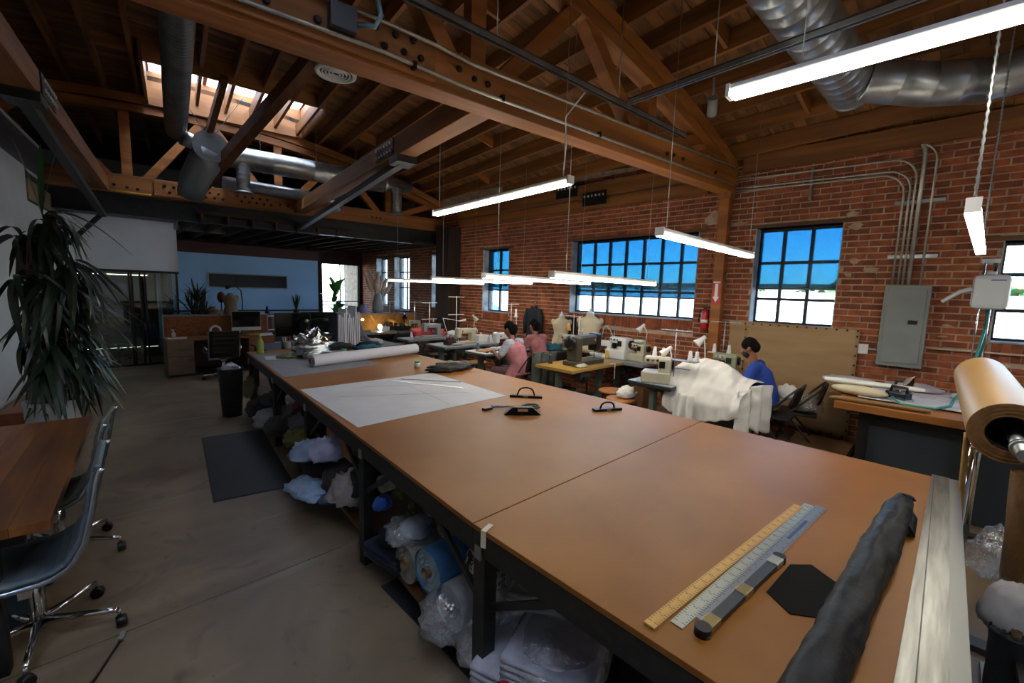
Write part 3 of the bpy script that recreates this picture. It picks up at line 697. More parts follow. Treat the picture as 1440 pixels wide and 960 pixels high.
MB().lathe([(.05, 0), (.055, .02), (.055, .25), (.03, .3), (.018, .32)], n=14).build('cylinder', mat('fire red', 'b01d20', .35), fe)
MB().b2(-.02, .02, -.06, .02, .32, .35).build('lever', BLACKPL, fe); MB().tube([(0, -.03, .33), (-.05, .06, .28), (-.06, .07, .1)], .008, 6).build('hose', BLACKPL, fe); MB().lathe([(.057, .1), (.057, .15)], n=14).build('label_band', WHITEPL, fe)
sg = empty('arrow_sign', (6.585, 2.42, 1.76), label='red sign with white down arrow on the wooden post', cat='sign')
REDS = mat('sign red', 'b5262a', .4)
MB().b2(-.004, 0, -.06, .06, 0, .34).build('plate', REDS, sg)
MB().add([(-.006, a, b) for a, b in [(-.022, .3), (.022, .3), (.022, .11), (.045, .11), (0, .03), (-.045, .11), (-.022, .11)]], [tuple(range(7))]).build('white_arrow', WHITEPL, sg)
MB().b2(-.006, -.004, -.05, .05, .31, .33).build('white_band', WHITEPL, sg)
kp = empty('kraft_sheet', (6.77, 1.49, .13), label='large brown kraft paper sheet tacked to the brick wall', cat='paper sheet')
KRAFT = mat('kraft paper', 'a68864', .75, c2='967854', scale=(2, 1, 6), bump=.15, bscale=(3, 3, 8))
for y0, y1, zz in ((-.75, .56, 0), (.54, .76, .0)):
    MB().grid(lambda a, b: (-.005 + .008 * nz(a * 3 + y0, b * 4) + (0 if y0 < 0 else -.006), y0 + (y1 - y0) * a, .02 * a + b * 1.385), 20, 20).build('sheet', KRAFT, kp, solid=.003)
tk = disc_mesh('tack', .012, -.012, BLACKPL, 'x')
tl = [(-.73 + .107 * i, 1.37) for i in range(14)] + [(-.73, .1 + .12 * i) for i in range(11)] + [(.54, .25 + .115 * i) for i in range(10)] + [(-.7 + .115 * i, .02) for i in range(9)]
for y, z in tl: inst('tack', tk, kp, (-.014, y, z))

# ================================================================ generic soft things
CLOTHS = {}
def cloth(hexc, rough=.85):
    k = 'cloth ' + hexc
    c = hx(hexc); d = tuple(x * .7 for x in c)
    return mat(k, c, rough, c2=d, scale=(9, 9, 9), bump=.35, bscale=(22, 22, 22))
def crumple(name, c, size, seed, m, label=None, cat=None, group=None, amp=.28, parent=None, freq=2.4, n=26, flat=.35, kindp=None):
    """a crumpled bag or bunched cloth resting on its base at c"""
    s = Vector((seed * 3.1, seed * 1.7, seed * .9))
    def fn(d):
        p = d * freq + s; q = 1 + amp * (abs(noise.noise(p)) * 1.6 - .35) + amp * .55 * (abs(noise.noise(p * 2.3)) - .25) + amp * .12 * noise.noise(p * 5.1)
        if d.z < -flat: q *= flat / -d.z if -d.z > flat else 1
        return q
    mb = MB().ell((0, 0, 0), (size[0] / 2, size[1] / 2, size[2] / 2), n, int(n * .7), fn=fn)
    zmin = min(v[2] for v in mb.v)
    mb.v = [(x, y, z - zmin) for x, y, z in mb.v]
    o = mb.build(name, m, parent, c)
    return tag(o, label, cat, group)
def fabric_roll(p, q, r, m, label, cat='fabric roll', group=None, core=.35, name='fabric_roll', endm=None, wrap=None):
    p, q = Vector(p), Vector(q); e = empty(name, p, label=label, cat=cat, group=group); d = q - p
    n = 9; pts = [d * (i / n) for i in range(n + 1)]; rs = [r * (1 + .05 * nz(i * 1.3, p.x * 9, p.y * 7)) for i in range(n + 1)]
    mb = MB().tube(pts, rs, 20, cap=False); mb.build('cloth', m, e)
    a, u, dd = frame_from(d)
    for t, s in ((0, -1), (1, 1)):                      # spiral ends
        mb = MB(); vs_ = []; k = 60
        for i in range(k + 1):
            th = 2 * pi * 3.2 * i / k; rad = r * (core + (1 - core) * i / k); dp = .006 * (i % 3)
            for w_ in (0, .14 * r):
                rr = max(.002, rad - w_); vs_.append(d * t + (a * cos(th) + u * sin(th)) * rr - dd * s * dp)
        mb.add(vs_, [(2 * i, 2 * i + 1, 2 * i + 3, 2 * i + 2) for i in range(k)]); mb.build('rolled_edge', endm or m, e)
        MB().lathe([(r * .98, -.006 * s)], n=12) if False else None
        mb = MB(); ring = [d * t - dd * (s * .012) + (a * cos(x) + u * sin(x)) * r * .97 for x in [2 * pi * i / 18 for i in range(18)]]
        mb.add(ring, [tuple(range(18))]).build('roll_end', endm or m, e)
    if core > .15: MB().tube([-dd * .015, d + dd * .015], r * core, 14, cap=False).build('core_tube', mat('cardboard', '8a6a48', .8), e)
    return e
def folded(c, size, rz, m, label, layers=4, seed=1, cat='fabric', group=None, bag=None, name='folded_fabric'):
    """a folded length of cloth: soft slab whose layers show at the open side"""
    e = empty(name, c, rz, label=label, cat=cat, group=group); sx, sy, sz = size; t = sz / layers
    for k in range(layers):
        def fn(a, b, top):
            x, y = (a - .5) * 2, (b - .5) * 2
            return None
        mb = MB(); prof = []
        for i in range(11):
            th = pi * i / 10; prof.append((-cos(th), sin(th)))
        ring = [(-sx / 2 - t * .5 * sin(pi * j / 8), t * .5 - t * .48 * cos(pi * j / 8)) for j in range(9)] + [(sx / 2 + t * .5 * sin(pi * j / 8), t * .5 + t * .48 * cos(pi * j / 8)) for j in range(9)]
        nn = len(ring); vs_ = []
        M_ = 8
        for j in range(M_ + 1):
            y = -sy / 2 + sy * j / M_
            for x, z in ring:
                w_ = .012 * nz(x * 6 + seed, y * 6, k * 2.0); vs_.append((x + w_, y + w_, z + k * t + .25 * t * nz(x * 5, y * 5, seed + k)))
        fs = [(j * nn + i, j * nn + (i + 1) % nn, (j + 1) * nn + (i + 1) % nn, (j + 1) * nn + i) for j in range(M_) for i in range(nn)] + [tuple(range(nn - 1, -1, -1)), tuple(M_ * nn + i for i in range(nn))]
        mb.add(vs_, fs, True).build('layer', m, e)
    if bag:
        mb = MB().ell((0, 0, sz * .55), (sx * .6, sy * .58, sz * .75), 20, 12, fn=lambda d: 1 + .12 * noise.noise(d * 4 + Vector((seed, 0, 0)))); 
        mb.v = [(x, y, max(z, .002)) for x, y, z in mb.v]; mb.build('plastic_wrap', bag, e)
    return e

# ================================================================ cutting table
HB = mat('hardboard top', '8e5a1c', .45, c2='7c4b14', scale=(1.6, 1.6, 1.6), detail=8, bump=.02, bscale=(40, 40, 40), spec=.35)
BLKW = mat('black painted frame', '171717', .55, c2='2b2927', scale=(14, 14, 14), detail=8, lo=.5, hi=.75)
def lx(y):
    P_ = [(-.1, 1.075), (1.31, 1.10), (3.95, 1.33), (7.0, 1.585)]
    for (a, b), (c, d) in zip(P_, P_[1:]):
        if y <= c: return b + (d - b) * (y - a) / (c - a)
    return 1.585
def rx_(y): return 3.37 + .018 * y
ct = empty('cutting_table', (2.3, 3.4, 0), label='huge cutting table with brown hardboard top on a black frame', cat='table')
def W2(p): return (p[0] - 2.3, p[1] - 3.4)
ysec = [-.1, 1.31, 3.95, 7.0]
for a, b in zip(ysec, ysec[1:]):
    poly = [W2(p) for p in ((lx(a + .003), a + .003), (rx_(a), a + .003 - .03 * (a > 0)), (rx_(b), b - .003 - .03 * (b < 6)), (lx(b - .003), b - .003))]
    MB().prism(poly, .858, .88).build('tabletop', HB, ct, bevel=.002)
for a, b in zip(ysec, ysec[1:]):
    for fx, s in ((lx, 1), (rx_, -1)):
        p, q = W2((fx(a) + s * .022, a)), W2((fx(b) + s * .022, b)); MB().beam((*p, .806), (*q, .806), .04, .1).build('apron', BLKW, ct)
    p, q = W2((lx(b), b - .05)), W2((rx_(b), b - .05)); MB().beam((*p, .806), (*q, .806), .04, .1).build('cross_rail', BLKW, ct)
p, q = W2((lx(0), -.02)), W2((rx_(0), -.02)); MB().beam((*p, .806), (*q, .806), .04, .1).build('cross_rail', BLKW, ct)
for y in (.05, 1.27, 2.6, 3.95, 5.3, 6.85):
    for fx, s in ((lx, 1), (rx_, -1)):
        x_ = fx(y) + s * .04; p = W2((x_, y)); lg_ = MB().b2(p[0] - .035, p[0] + .035, p[1] - .035, p[1] + .035, 0, .80).build('leg', BLKW, ct)
        if s > 0:
            for sg_ in (-1, 1):
                if 0 < y + sg_ * .4 < 6.9: MB().beam((p[0], p[1], .5), (W2((fx(y + sg_ * .42) + .03, 0))[0], p[1] + sg_ * .42, .77), .018, .03).build('brace', BLKW, ct)
            MB().b2(p[0] - .045, p[0] - .035, p[1] - .02, p[1] + .02, .74, .8).build('bolt_plate', GALV, lg_)
SHELFW = mat('shelf plywood', '6e4524', .7, c2='55331a', scale=(4, 1, 4))
for a, b in ((-.02, 1.22), (1.32, 2.55), (2.65, 3.9), (4.0, 5.25), (5.35, 6.8)):
    MB().prism([W2(p) for p in ((lx(a) + .06, a), (rx_(a) - .1, a), (rx_(b) - .1, b), (lx(b) + .06, b))], .12, .15).build('lower_shelf', SHELFW, ct)
MB().prism([W2(p) for p in ((lx(3.1) + .12, 3.1), (lx(3.1) + .14, 3.1), (lx(3.7) + .14, 3.72), (lx(3.7) + .12, 3.72))], .5, .8).build('wood_panel', mat('orange ply', 'a06a3a', .6), ct)
tp = MB().b2(-.03, .03, -.012, .012, 0, .003).b2(-.033, -.03, -.012, .012, -.07, .003).build('tape_scrap', mat('masking tape', 'c9bda0', .7), ct, W2((1.12, 1.24)) + (.881,)); tp.rotation_euler = (0, 0, .3)

# ---- on the table
ZT = .881
def strip(name, a, b, wd, th, m, label, cat, z=ZT):
    a, b = Vector((*a, z)), Vector((*b, z)); d = b - a; e = empty(name, a, math.atan2(d.y, d.x), label=label, cat=cat)
    MB().b2(0, d.length, -wd / 2, wd / 2, 0, th).build('blade', m, e, bevel=.0006); return e, d.length
def ticks(e, L_, wd, th, step, m, rows=1):
    mb = MB(); k = 0; x = .02
    while x < L_ - .02:
        h_ = .014 if k % 4 == 0 else .008
        mb.b2(x, x + .0016, wd / 2 - h_, wd / 2 - .001, th, th + .0004)
        if rows > 1: mb.b2(x, x + .0016, -wd / 2 + .001, -wd / 2 + h_, th, th + .0004)
        x += step; k += 1
    tag(mb.build('graduation', m, e), kind='stuff')
    return e
INK = mat('ruler ink', '2b241c', .7)
def text_verts(body, size):
    cu = bpy.data.curves.new('t', 'FONT'); cu.body = body; cu.size = size; o = bpy.data.objects.new('t', cu); me = bpy.data.meshes.new_from_object(o)
    r = [tuple(v.co) for v in me.vertices], [tuple(p.vertices) for p in me.polygons]
    bpy.data.objects.remove(o); bpy.data.curves.remove(cu); bpy.data.meshes.remove(me); return r
def digits(e, L_, wd, th, m):
    k = 1; x = .06; mb = MB()
    while x < L_ - .04:
        v_, f_ = text_verts(str(k), .016); mb.add([(a + x, b - .006, th + .0006) for a, b, c in v_], f_); x += .0508; k += 2
    tag(mb.build('numerals', m, e), kind='stuff')
e, L_ = strip('ruler', (1.125, .525), (2.345, .405), .036, .006, mat('yellow ruler wood', 'c89a4e', .5, c2='b98a40', scale=(1, 20, 9)), 'yellow wooden yardstick on the cutting table', 'ruler'); ticks(e, L_, .036, .006, .0127, INK, 2); digits(e, L_, .036, .006, INK)
e, L_ = strip('ruler', (1.19, .472), (2.405, .372), .04, .0025, mat('steel ruler', 'b5b9ac', .3, metal=.6), 'pale steel ruler lying beside the yellow wooden yardstick', 'ruler'); ticks(e, L_, .04, .0025, .0127, INK, 2); digits(e, L_, .04, .0025, INK)
e, L_ = strip('ruler', (1.265, .425), (2.42, .328), .045, .0025, mat('bluish steel ruler', '9aa0a6', .28, metal=.7), 'bluish steel ruler with printed mark next to the black bar', 'ruler'); ticks(e, L_, .045, .0025, .0127, INK, 2)
MB().b2(.72, .95, -.006, .006, .0025, .003).build('printed_mark', mat('blue print', '27406a', .5), e)
e = empty('clamp_bar', (1.215, .405, ZT), math.atan2(-.055, .56), label='black bar with brass clamped ends beside the steel rulers', cat='weight bar')
MB().b2(0, .57, -.018, .018, .004, .022).build('bar', mat('navy bar', '1d232b', .5), e, bevel=.004)
BRASS = mat('worn brass', '8f7f55', .35, metal=.8)
for a, b in ((0, .075), (.24, .30), (.50, .56)): MB().b2(a, b, -.02, .02, .003, .025).build('clamp', BRASS if a < .4 else mat('dull zinc', 'a6a49a', .4, metal=.6), e, bevel=.004)
MB().lathe([(.024, 0), (.024, .026)], (.0, 0, .0), 14).build('rounded_end', BLACKPL, e); MB().lathe([(.022, 0), (.022, .024)], (.572, 0, .0), 14).build('rounded_end', BLACKPL, e)
# dark rolled leather
LEA = mat('navy leather', '030406', .5, c2='070a12', scale=(5, 5, 5), bump=.5, bscale=(9, 9, 9), spec=.2)
e = empty('leather_roll', (2.0, .1, ZT), label='dark navy leather roll lying beside the aluminium edge', cat='leather roll')
def lea(a, b):
    x = 1.0 + 1.68 * a; th = 2 * pi * b; r = (.05 + .009 * nz(x * 4, cos(th) * 1.5, sin(th) * 1.5) + .006 * nz(x * 14, cos(th) * 3, sin(th) * 3)) * (1 - .35 * max(0, a - .9) / .1)
    yc = .15 - .09 * a; return (x - 2.0, yc - .1 + cos(th) * r * 1.1, max(.002, .048 + sin(th) * r))
MB().grid(lea, 60, 32).build('roll', LEA, e)
MB().grid(lambda a, b: (.66 + .12 * a, -.045 + .06 * (b - .5) + .02 * nz(a * 3, b * 3), .045 + .04 * cos((b - .5) * 2.6) * (1 - a * .8) + .01 * nz(a * 5, b * 5, 3)), 8, 8).build('end_flap', LEA, e, solid=.004)
MB().grid(lambda a, b: (.38 + .22 * a, -.03 - .065 * b, .085 - .075 * b ** 1.5 + .01 * nz(a * 6, b * 4)), 10, 6).build('side_flap', LEA, e, solid=.004)
e = tag(MB().prism([(1.56, .33), (1.79, .315), (1.85, .26), (1.79, .17), (1.56, .165), (1.5, .25)], ZT, ZT + .0025).build('paper_pattern', mat('black card', '0c0907', .85, spec=.15)), 'black card pattern piece lying against the leather roll', 'pattern card')
# aluminium angle on the end of the table
e = empty('straight_edge', (2.3, -.04, ZT), label='long aluminium straight edge along the end of the cutting table', cat='straight edge')
MB().prism([(-1.5, -.06), (1.09, -.06), (1.09, .012), (-1.5, .05)], 0, .006).build('flange', ALU, e); MB().b2(-1.5, 1.09, .0, .003, .006, .0068).build('score_line', mat('score', '55554f', .5, metal=.5), e)
MB().beam((-1.5, -.08, -.002), (1.09, -.08, -.002), .04, .01).b2(-1.5, 1.09, -.101, -.096, -.09, .0).build('lip', mat('dull aluminium', '8a8b88', .4, metal=.8), e)
# paper pattern with drawn lines
PAPER = mat('pattern paper', 'bfc0c6', .7, c2='b4b5bc', scale=(3, 3, 3)); PENC = mat('pencil line', '6d6f78', .8)
e = empty('pattern_paper', (2.05, 3.5, ZT), label='large white pattern paper spread on the cutting table', cat='paper')
MB().prism([(-.68, .68), (-.76, -.7), (.70, -.67), (.78, .66)], 0, .0015).build('sheet', PAPER, e)
for (p, q) in (((-.2, .45), (.55, .1)), ((-.5, .2), (.5, -.35)), ((.1, -.6), (.2, .2))): MB().beam((*p, .002), (*q, .002), .002, .0008).build('drawn_line', PENC, e)
e, L_ = strip('ruler', (2.2, 4.08), (2.62, 3.32), .03, .003, mat('clear ruler', 'c9ccd2', .2), 'clear ruler lying on the white pattern paper', 'ruler', ZT + .0025)
e, L_ = strip('ruler', (2.35, 4.05), (2.78, 3.55), .02, .004, mat('grey pen', '565a66', .4), 'thin grey drafting stick on the white pattern paper', 'drafting stick', ZT + .0025)
fabric_roll((1.87, 5.28, ZT + .075), (3.5, 5.6, ZT + .075), .073, mat('roll paper', 'c7c8d0', .6), 'thick white paper roll lying across the cutting table', 'paper roll', core=.5, name='paper_roll')
e = empty('cutting_mat', (2.0, 5.75, ZT), label='grey cutting mat at the far end of the cutting table', cat='cutting mat')
MB().prism([(-.42, .9), (-.57, -.9), (.6, -.73), (.75, .9)], 0, .003).build('mat', mat('mat grey', '7d7f88', .6, c2='74767f', scale=(20, 20, 20)), e)
mb = MB()
for i in range(12): mb.beam((-.5, -.8 + .14 * i, .0034), (.6, -.68 + .14 * i, .0034), .0015, .0004)
tag(mb.build('grid_line', mat('mat line', '9a9ca6', .6), e), kind='stuff')
def jar(c, r, h, capc, label, body='c8d6d2', name='jar', cat='jar'):
    e = empty(name, c, label=label, cat=cat)
    MB().lathe([(r, 0), (r, h * .72), (r * .85, h * .8)], n=14).build('body', mat('jar ' + body, body, .2), e); MB().lathe([(r * .95, h * .8), (r * .95, h), (r * .6, h * 1.02)], n=14).build('lid', mat('lid ' + capc, capc, .4), e); return e
jar((2.87, 4.55, ZT), .035, .085, '2f9a5a', 'small clear jar with green lid in front of the paper roll')
jar((2.56, 5.98, ZT + .0), .04, .09, '3aa56a', 'clear jar with green lid behind the paper roll')
e = empty('marker_pen', (2.97, 4.40, ZT), -.6, label='orange marker lying beside the green lidded jar', cat='pen')
MB().tube([(0, 0, .011), (.1, 0, .011)], .011, 10).build('barrel', mat('orange', 'c9791e', .4), e); MB().tube([(.1, 0, .011), (.14, 0, .011)], .009, 10).build('cap', mat('dark orange', '7d4a12', .4), e)
crumple('black_cloth', (3.12, 4.2, ZT), (.62, .3, .14), 3, mat('black leather', '121214', .4, bump=.4, bscale=(20, 20, 20)), 'crumpled black leather piece on the far side of the white pattern', 'cloth', amp=.35)
IRON_ = mat('cast iron', '14110f', .35, metal=.6)
def weight(c, rz, label, L_=.24, h_=.075):
    e = empty('pattern_weight', c, rz, label=label, cat='weight')
    MB().b2(-L_ / 2, L_ / 2, -.03, .03, 0, .02).build('base', IRON_, e, bevel=.004)
    pts = [(-L_ * .27, 0, .015)] + [(-L_ * .24 * cos(t), 0, .02 + (h_ - .02) * sin(t) ** .6) for t in [pi * i / 10 for i in range(1, 10)]] + [(L_ * .27, 0, .015)]
    MB().tube(pts, .008, 8).build('handle', IRON_, e); MB().b2(-.02, .02, -.0305, -.03, .004, .016).build('worn_edge', GALV, e)
weight((2.86, 2.68, ZT), RAD(-50), 'black iron pattern weight with arched handle beside the pattern paper', .3, .09)
weight((3.08, 1.94, ZT), RAD(-25), 'small black iron pattern weight by the far edge of the cutting table', .26, .07)
e = empty('pattern_weight', (2.43, 2.31, ZT), RAD(-40), label='black trapezoid block weight with shiny plate in front of the scissors', cat='weight')
MB().add([(-.15, -.03, 0), (.15, -.03, 0), (.15, .03, 0), (-.15, .03, 0), (-.08, -.02, .06), (.08, -.02, .06), (.08, .02, .06), (-.08, .02, .06)], [(3, 2, 1, 0), (4, 5, 6, 7), (0, 1, 5, 4), (1, 2, 6, 5), (2, 3, 7, 6), (3, 0, 4, 7)]).build('block', IRON_, e, bevel=.005)
MB().b2(-.04, .04, -.034, -.024, .03, .05).build('plate', CHROME, e)
e = empty('scissors', (2.5, 2.46, ZT), RAD(-35), label='pair of heavy steel shears lying behind the trapezoid weight', cat='scissors')
MB().beam((-.22, .0, .012), (.05, .02, .014), .018, .008).build('blade', CHROME, e); MB().beam((-.21, .025, .018), (.05, .0, .02), .018, .008).build('blade', CHROME, e)
for s in (-1, 1): MB().tube([(.05, .01, .02)] + [(.14 + .06 * cos(t), s * .035 + .025 * sin(t), .02) for t in [pi - 2 * pi * i / 12 for i in range(13)]], .008, 8).build('grip', BLACKPL, e)
e = tag(MB().b2(2.25, 2.34, 2.56, 2.60, ZT, ZT + .02).build('tool_handle', BLACKPL, bevel=.004), 'black tool handle lying left of the shears', 'tool')
# far end clutter
e = empty('bottle', (1.69, 6.72, ZT), label='yellow green bottle standing on the corner of the cutting table', cat='bottle')
LIME = mat('lime plastic', '8f9c3a', .4)
MB().lathe([(.042, 0), (.045, .02), (.045, .16), (.022, .21), (.018, .23)], n=16).build('body', LIME, e); MB().lathe([(.02, .23), (.02, .26), (.008, .29)], n=12).build('nozzle', LIME, e)
FOIL = mat('foil', 'c9ccc8', .12, metal=1.0, bump=1.0, bscale=(14, 14, 14)); 
crumple('foil_bag', (2.15, 6.05, ZT), (.5, .36, .42), 9, FOIL, 'crumpled silver foil bag on the cutting table', 'bag', amp=.6, freq=3.2)
crumple('foil_bag', (1.9, 6.15, ZT), (.34, .26, .09), 11, mat('olive wrap', '6c7038', .3, bump=.6, bscale=(18, 18, 18)), 'flat olive plastic bag next to the silver foil bag', 'bag', amp=.5)
tag(MB().prism([(1.6, 6.1), (1.66, 6.42), (1.92, 6.36), (1.82, 6.02)], ZT, ZT + .004).build('paper', mat('white paper', 'c9ccd4', .7)), 'loose white sheets by the table corner', 'paper')
crumple('teal_cloth', (3.12, 6.4, ZT), (.5, .34, .09), 14, cloth('0d5a72'), 'bunched teal cloth in front of the white pattern cards', 'cloth', amp=.4)
crumple('black_cloth', (2.72, 6.7, ZT), (.62, .4, .13), 16, cloth('121419'), 'bunched black cloth beside the teal cloth', 'cloth', amp=.35)
crumple('navy_cloth', (3.3, 6.7, ZT), (.4, .3, .12), 18, cloth('1b2438'), 'folded navy cloth behind the teal cloth', 'cloth', amp=.3)

# ---- under the table: fabric rolls, bags, folded cloth
D = Vector((.55, -.02, 0))
fabric_roll((1.2, 1.80, .36), (2.2, 1.82, .36), .12, cloth('3f6f9e'), 'blue denim fabric roll under the cutting table', core=.25, endm=cloth('8fa7ac'))
fabric_roll((1.22, 2.05, .27), (2.2, 2.05, .27), .11, cloth('8d8a7c'), 'beige fabric roll in clear plastic beside the blue roll', core=.3)
fabric_roll((1.2, 1.6, .27), (2.2, 1.6, .27), .115, cloth('a9a9ab'), 'pale roll wrapped in shiny clear plastic below the blue roll', core=.2)
crumple('plastic_bag', (1.2, 1.62, .151), (.28, .27, .26), 31, CLEARBAG, 'shiny clear plastic bag around the lowest pale roll', 'bag')
crumple('plastic_bag', (1.3, 2.14, .37), (.3, .25, .17), 32, CLEARBAG, 'clear plastic bag of scraps above the beige roll', 'bag')
crumple('cloth_bundle', (1.36, 2.14, .375), (.22, .2, .13), 33, cloth('b9b7c4'), 'lavender white scraps inside a clear bag', 'cloth')
fabric_roll((1.24, 2.16, .66), (2.1, 2.16, .66), .045, cloth('5d6e1e'), 'thin olive green fabric roll high under the table', core=.2)
fabric_roll((1.26, 2.06, .6), (2.1, 2.06, .6), .05, cloth('3c4526'), 'thin dark green fabric roll below the olive roll', core=.2)
fabric_roll((1.24, 2.38, .63), (2.1, 2.4, .63), .055, cloth('9a988a'), 'cream wrapped fabric roll behind the olive roll', core=.2)
fabric_roll((1.27, 1.9, .66), (2.1, 1.9, .66), .06, cloth('6a645f'), 'grey fabric roll under the table rail', core=.2)
fabric_roll((1.28, 1.78, .58), (2.1, 1.78, .58), .055, cloth('857f72'), 'taupe fabric roll above the blue denim roll', core=.2)
crumple('blue_package', (1.28, 2.43, .44), (.12, .1, .12), 36, mat('royal blue bag', '1f4ba0', .4), 'small royal blue package between fabric rolls', 'package')
folded((1.34, 2.3, .151), (.3, .34, .1), .1, cloth('151b2c'), 'folded navy cloth under the beige roll', 3, 37)
crumple('cloth_bundle', (1.36, 2.3, .27), (.3, .25, .18), 38, cloth('14151a'), 'black cloth bundle above the folded navy cloth', 'cloth')
crumple('print_cloth', (1.36, 1.5, .38), (.2, .22, .33), 39, mat('black white print', 'b9b6ae', .8, c2='1d1d1d', scale=(30, 30, 30), lo=.48, hi=.52), 'black and white printed cloth behind the table leg', 'cloth')
# near bay
folded((1.34, 1.0, .315), (.42, .36, .12), .35, cloth('a9a9b4'), 'thick folded white cloth in plastic near the table end', 4, 41, bag=CLEARBAG)
folded((1.32, 1.16, .2), (.42, .34, .1), .3, cloth('b3b3bd'), 'folded white cloth under the thick plastic wrapped fold', 3, 43)
folded((1.44, 1.2, .45), (.26, .26, .08), .5, cloth('9da09a'), 'small folded grey cloth in plastic behind the white folds', 3, 44, bag=CLEARBAG)
fabric_roll((1.06, 1.06, .30), (1.9, 1.0, .30), .042, cloth('a3152a'), 'small red fabric roll between the white folds', core=.2)
fabric_roll((1.06, .96, .29), (1.9, .92, .29), .045, cloth('15161d'), 'small dark roll with orange core beside the red roll', core=.45)
crumple('plastic_bag', (1.24, 1.36, .151), (.26, .3, .2), 45, CLEARBAG, 'flat clear plastic bag by the nearest table leg', 'bag')
crumple('plastic_bag', (1.4, 1.32, .36), (.34, .3, .22), 46, CLEARBAG, 'clear plastic bag hanging behind the diagonal brace', 'bag')
crumple('cloth_bundle', (1.5, .75, .151), (.5, .4, .28), 47, cloth('15151a'), 'black cloth pile under the near end of the table', 'cloth')
# middle and far bays
crumple('cloth_bundle', (1.3, 3.75, .38), (.32, .34, .2), 51, cloth('8fa3bd'), 'light blue cloth bundle on the lower shelf', 'cloth')
crumple('plastic_bag', (1.22, 3.55, .151), (.3, .5, .14), 52, cloth('9fb4d0'), 'pale blue plastic bag drooping off the shelf', 'bag', amp=.4)
crumple('cloth_bundle', (1.32, 3.42, .46), (.3, .26, .24), 53, cloth('a9a9c4'), 'lavender cloth bundle with a purple stripe', 'cloth')
crumple('blue_package', (1.25, 3.16, .22), (.2, .16, .09), 54, mat('sky blue pack', '2b6fb8', .35), 'bright blue flat package near the table leg', 'package')
crumple('cloth_bundle', (1.3, 3.0, .26), (.26, .3, .28), 55, cloth('9b8f8a'), 'beige and white cloth bundle above the blue package', 'cloth', amp=.45)
crumple('cloth_bundle', (1.42, 2.85, .36), (.3, .3, .36), 56, cloth('131317'), 'black cloth bundle beside the middle table leg', 'cloth')
crumple('cloth_bundle', (1.33, 4.05, .4), (.3, .3, .2), 57, cloth('5d5a24'), 'olive yellow cloth bundle on the lower shelf', 'cloth', amp=.4)
crumple('cloth_bundle', (1.42, 4.2, .5), (.3, .36, .2), 58, cloth('4a4a50'), 'dark grey cloth bundle behind the olive cloth', 'cloth')
crumple('red_cloth', (1.44, 4.3, .68), (.18, .18, .1), 59, cloth('6a1620'), 'small red cloth on the grey bundle', 'cloth')
fabric_roll((1.38, 4.6, .7), (2.2, 4.62, .7), .05, cloth('a9adb5'), 'white roll sticking out under the far part of the table', core=.3)
for k, (x, y, z, s, c) in enumerate([(1.45, 4.75, .3, .34, '1c1c20'), (1.5, 5.1, .2, .4, '3a3230'), (1.5, 5.5, .2, .42, '8d8a88'), (1.52, 5.5, .45, .3, '242a30'), (1.55, 5.9, .2, .4, '18181c'), (1.6, 6.3, .16, .4, '4a3c30')]):
    crumple('cloth_bundle', (x, y, z), (s, s * .9, s * .7), 60 + k, cloth(c), ['black cloth heap behind the second far leg', 'brown cloth heap on the shelf near the bin', 'pale grey cloth heap on the far shelf', 'slate cloth heap on the pale grey heap', 'black cloth heap at the far shelf end', 'tan cloth heap beside the rubbish bin'][k], 'cloth')
MB().prism([W2(p) for p in ((1.46, 1.72), (2.9, 1.72), (2.9, 2.52), (1.46, 2.52))], .50, .515).build('mid_shelf', SHELFW, ct)
for k, (x, y, sx, sy, sz, c_) in enumerate([(1.44, 3.75, .4, .5, .26, '2a2a30'), (1.46, 3.38, .4, .34, .34, '3a3436'), (1.47, 4.08, .36, .3, .28, '24242a'), (1.5, 3.05, .34, .3, .14, '4a4440'), (1.55, 4.32, .4, .4, .38, '1c1c22'), (1.55, 4.66, .4, .36, .52, '2c2826'), (1.52, 5.5, .1, .1, .06, '202024')][:6]):
    crumple('cloth_bundle', (x, y, .151), (sx, sy, sz), 170 + k, cloth(c_), ['charcoal cloth pile beneath the light blue bundle', 'dark brown cloth pile beneath the lavender bundle', 'charcoal cloth pile beneath the olive bundle', 'taupe cloth pile beneath the beige bundle', 'black cloth pile beneath the dark grey bundle', 'dark cloth pile beneath the white roll'][k], 'cloth', amp=.15, flat=.6)
# mat on the floor, bin
tag(MB().add([(.875, 6.11, .0), (1.5, 6.0, 0), (1.28, 4.09, 0), (.66, 4.2, 0), (.885, 6.10, .012), (1.49, 5.99, .012), (1.27, 4.1, .012), (.67, 4.21, .012)], [(0, 1, 2, 3), (7, 6, 5, 4), (0, 4, 5, 1), (1, 5, 6, 2), (2, 6, 7, 3), (3, 7, 4, 0)]).build('floor_mat', mat('rubber mat', '1b1c20', .6, bump=.1, bscale=(60, 60, 60))), 'black rubber anti fatigue mat on the concrete floor', 'mat')
tag(MB().b2(1.2, 1.75, 1.4, 2.3, 0, .01).build('floor_mat', MATS['rubber mat']), 'black rubber mat under the fabric rolls', 'mat')
e = empty('rubbish_bin', (1.37, 6.95, 0), label='grey plastic rubbish bin beside the cutting table', cat='bin')
MB().lathe([(.12, 0), (.155, .66), (.165, .68), (.15, .67), (.11, .03)], n=20).build('bin', mat('bin grey', '2b2d30', .5), e)
crumple('plastic_liner', (1.37, 6.95, .56), (.26, .26, .26), 71, CLEARBAG, 'clear plastic bag stuffed against the rubbish bin', 'bag')
crumple('cloth_bundle', (1.5, 6.5, .32), (.16, .3, .4), 72, cloth('6a5c40'), 'khaki cloth hanging beside the rubbish bin', 'cloth', amp=.35)

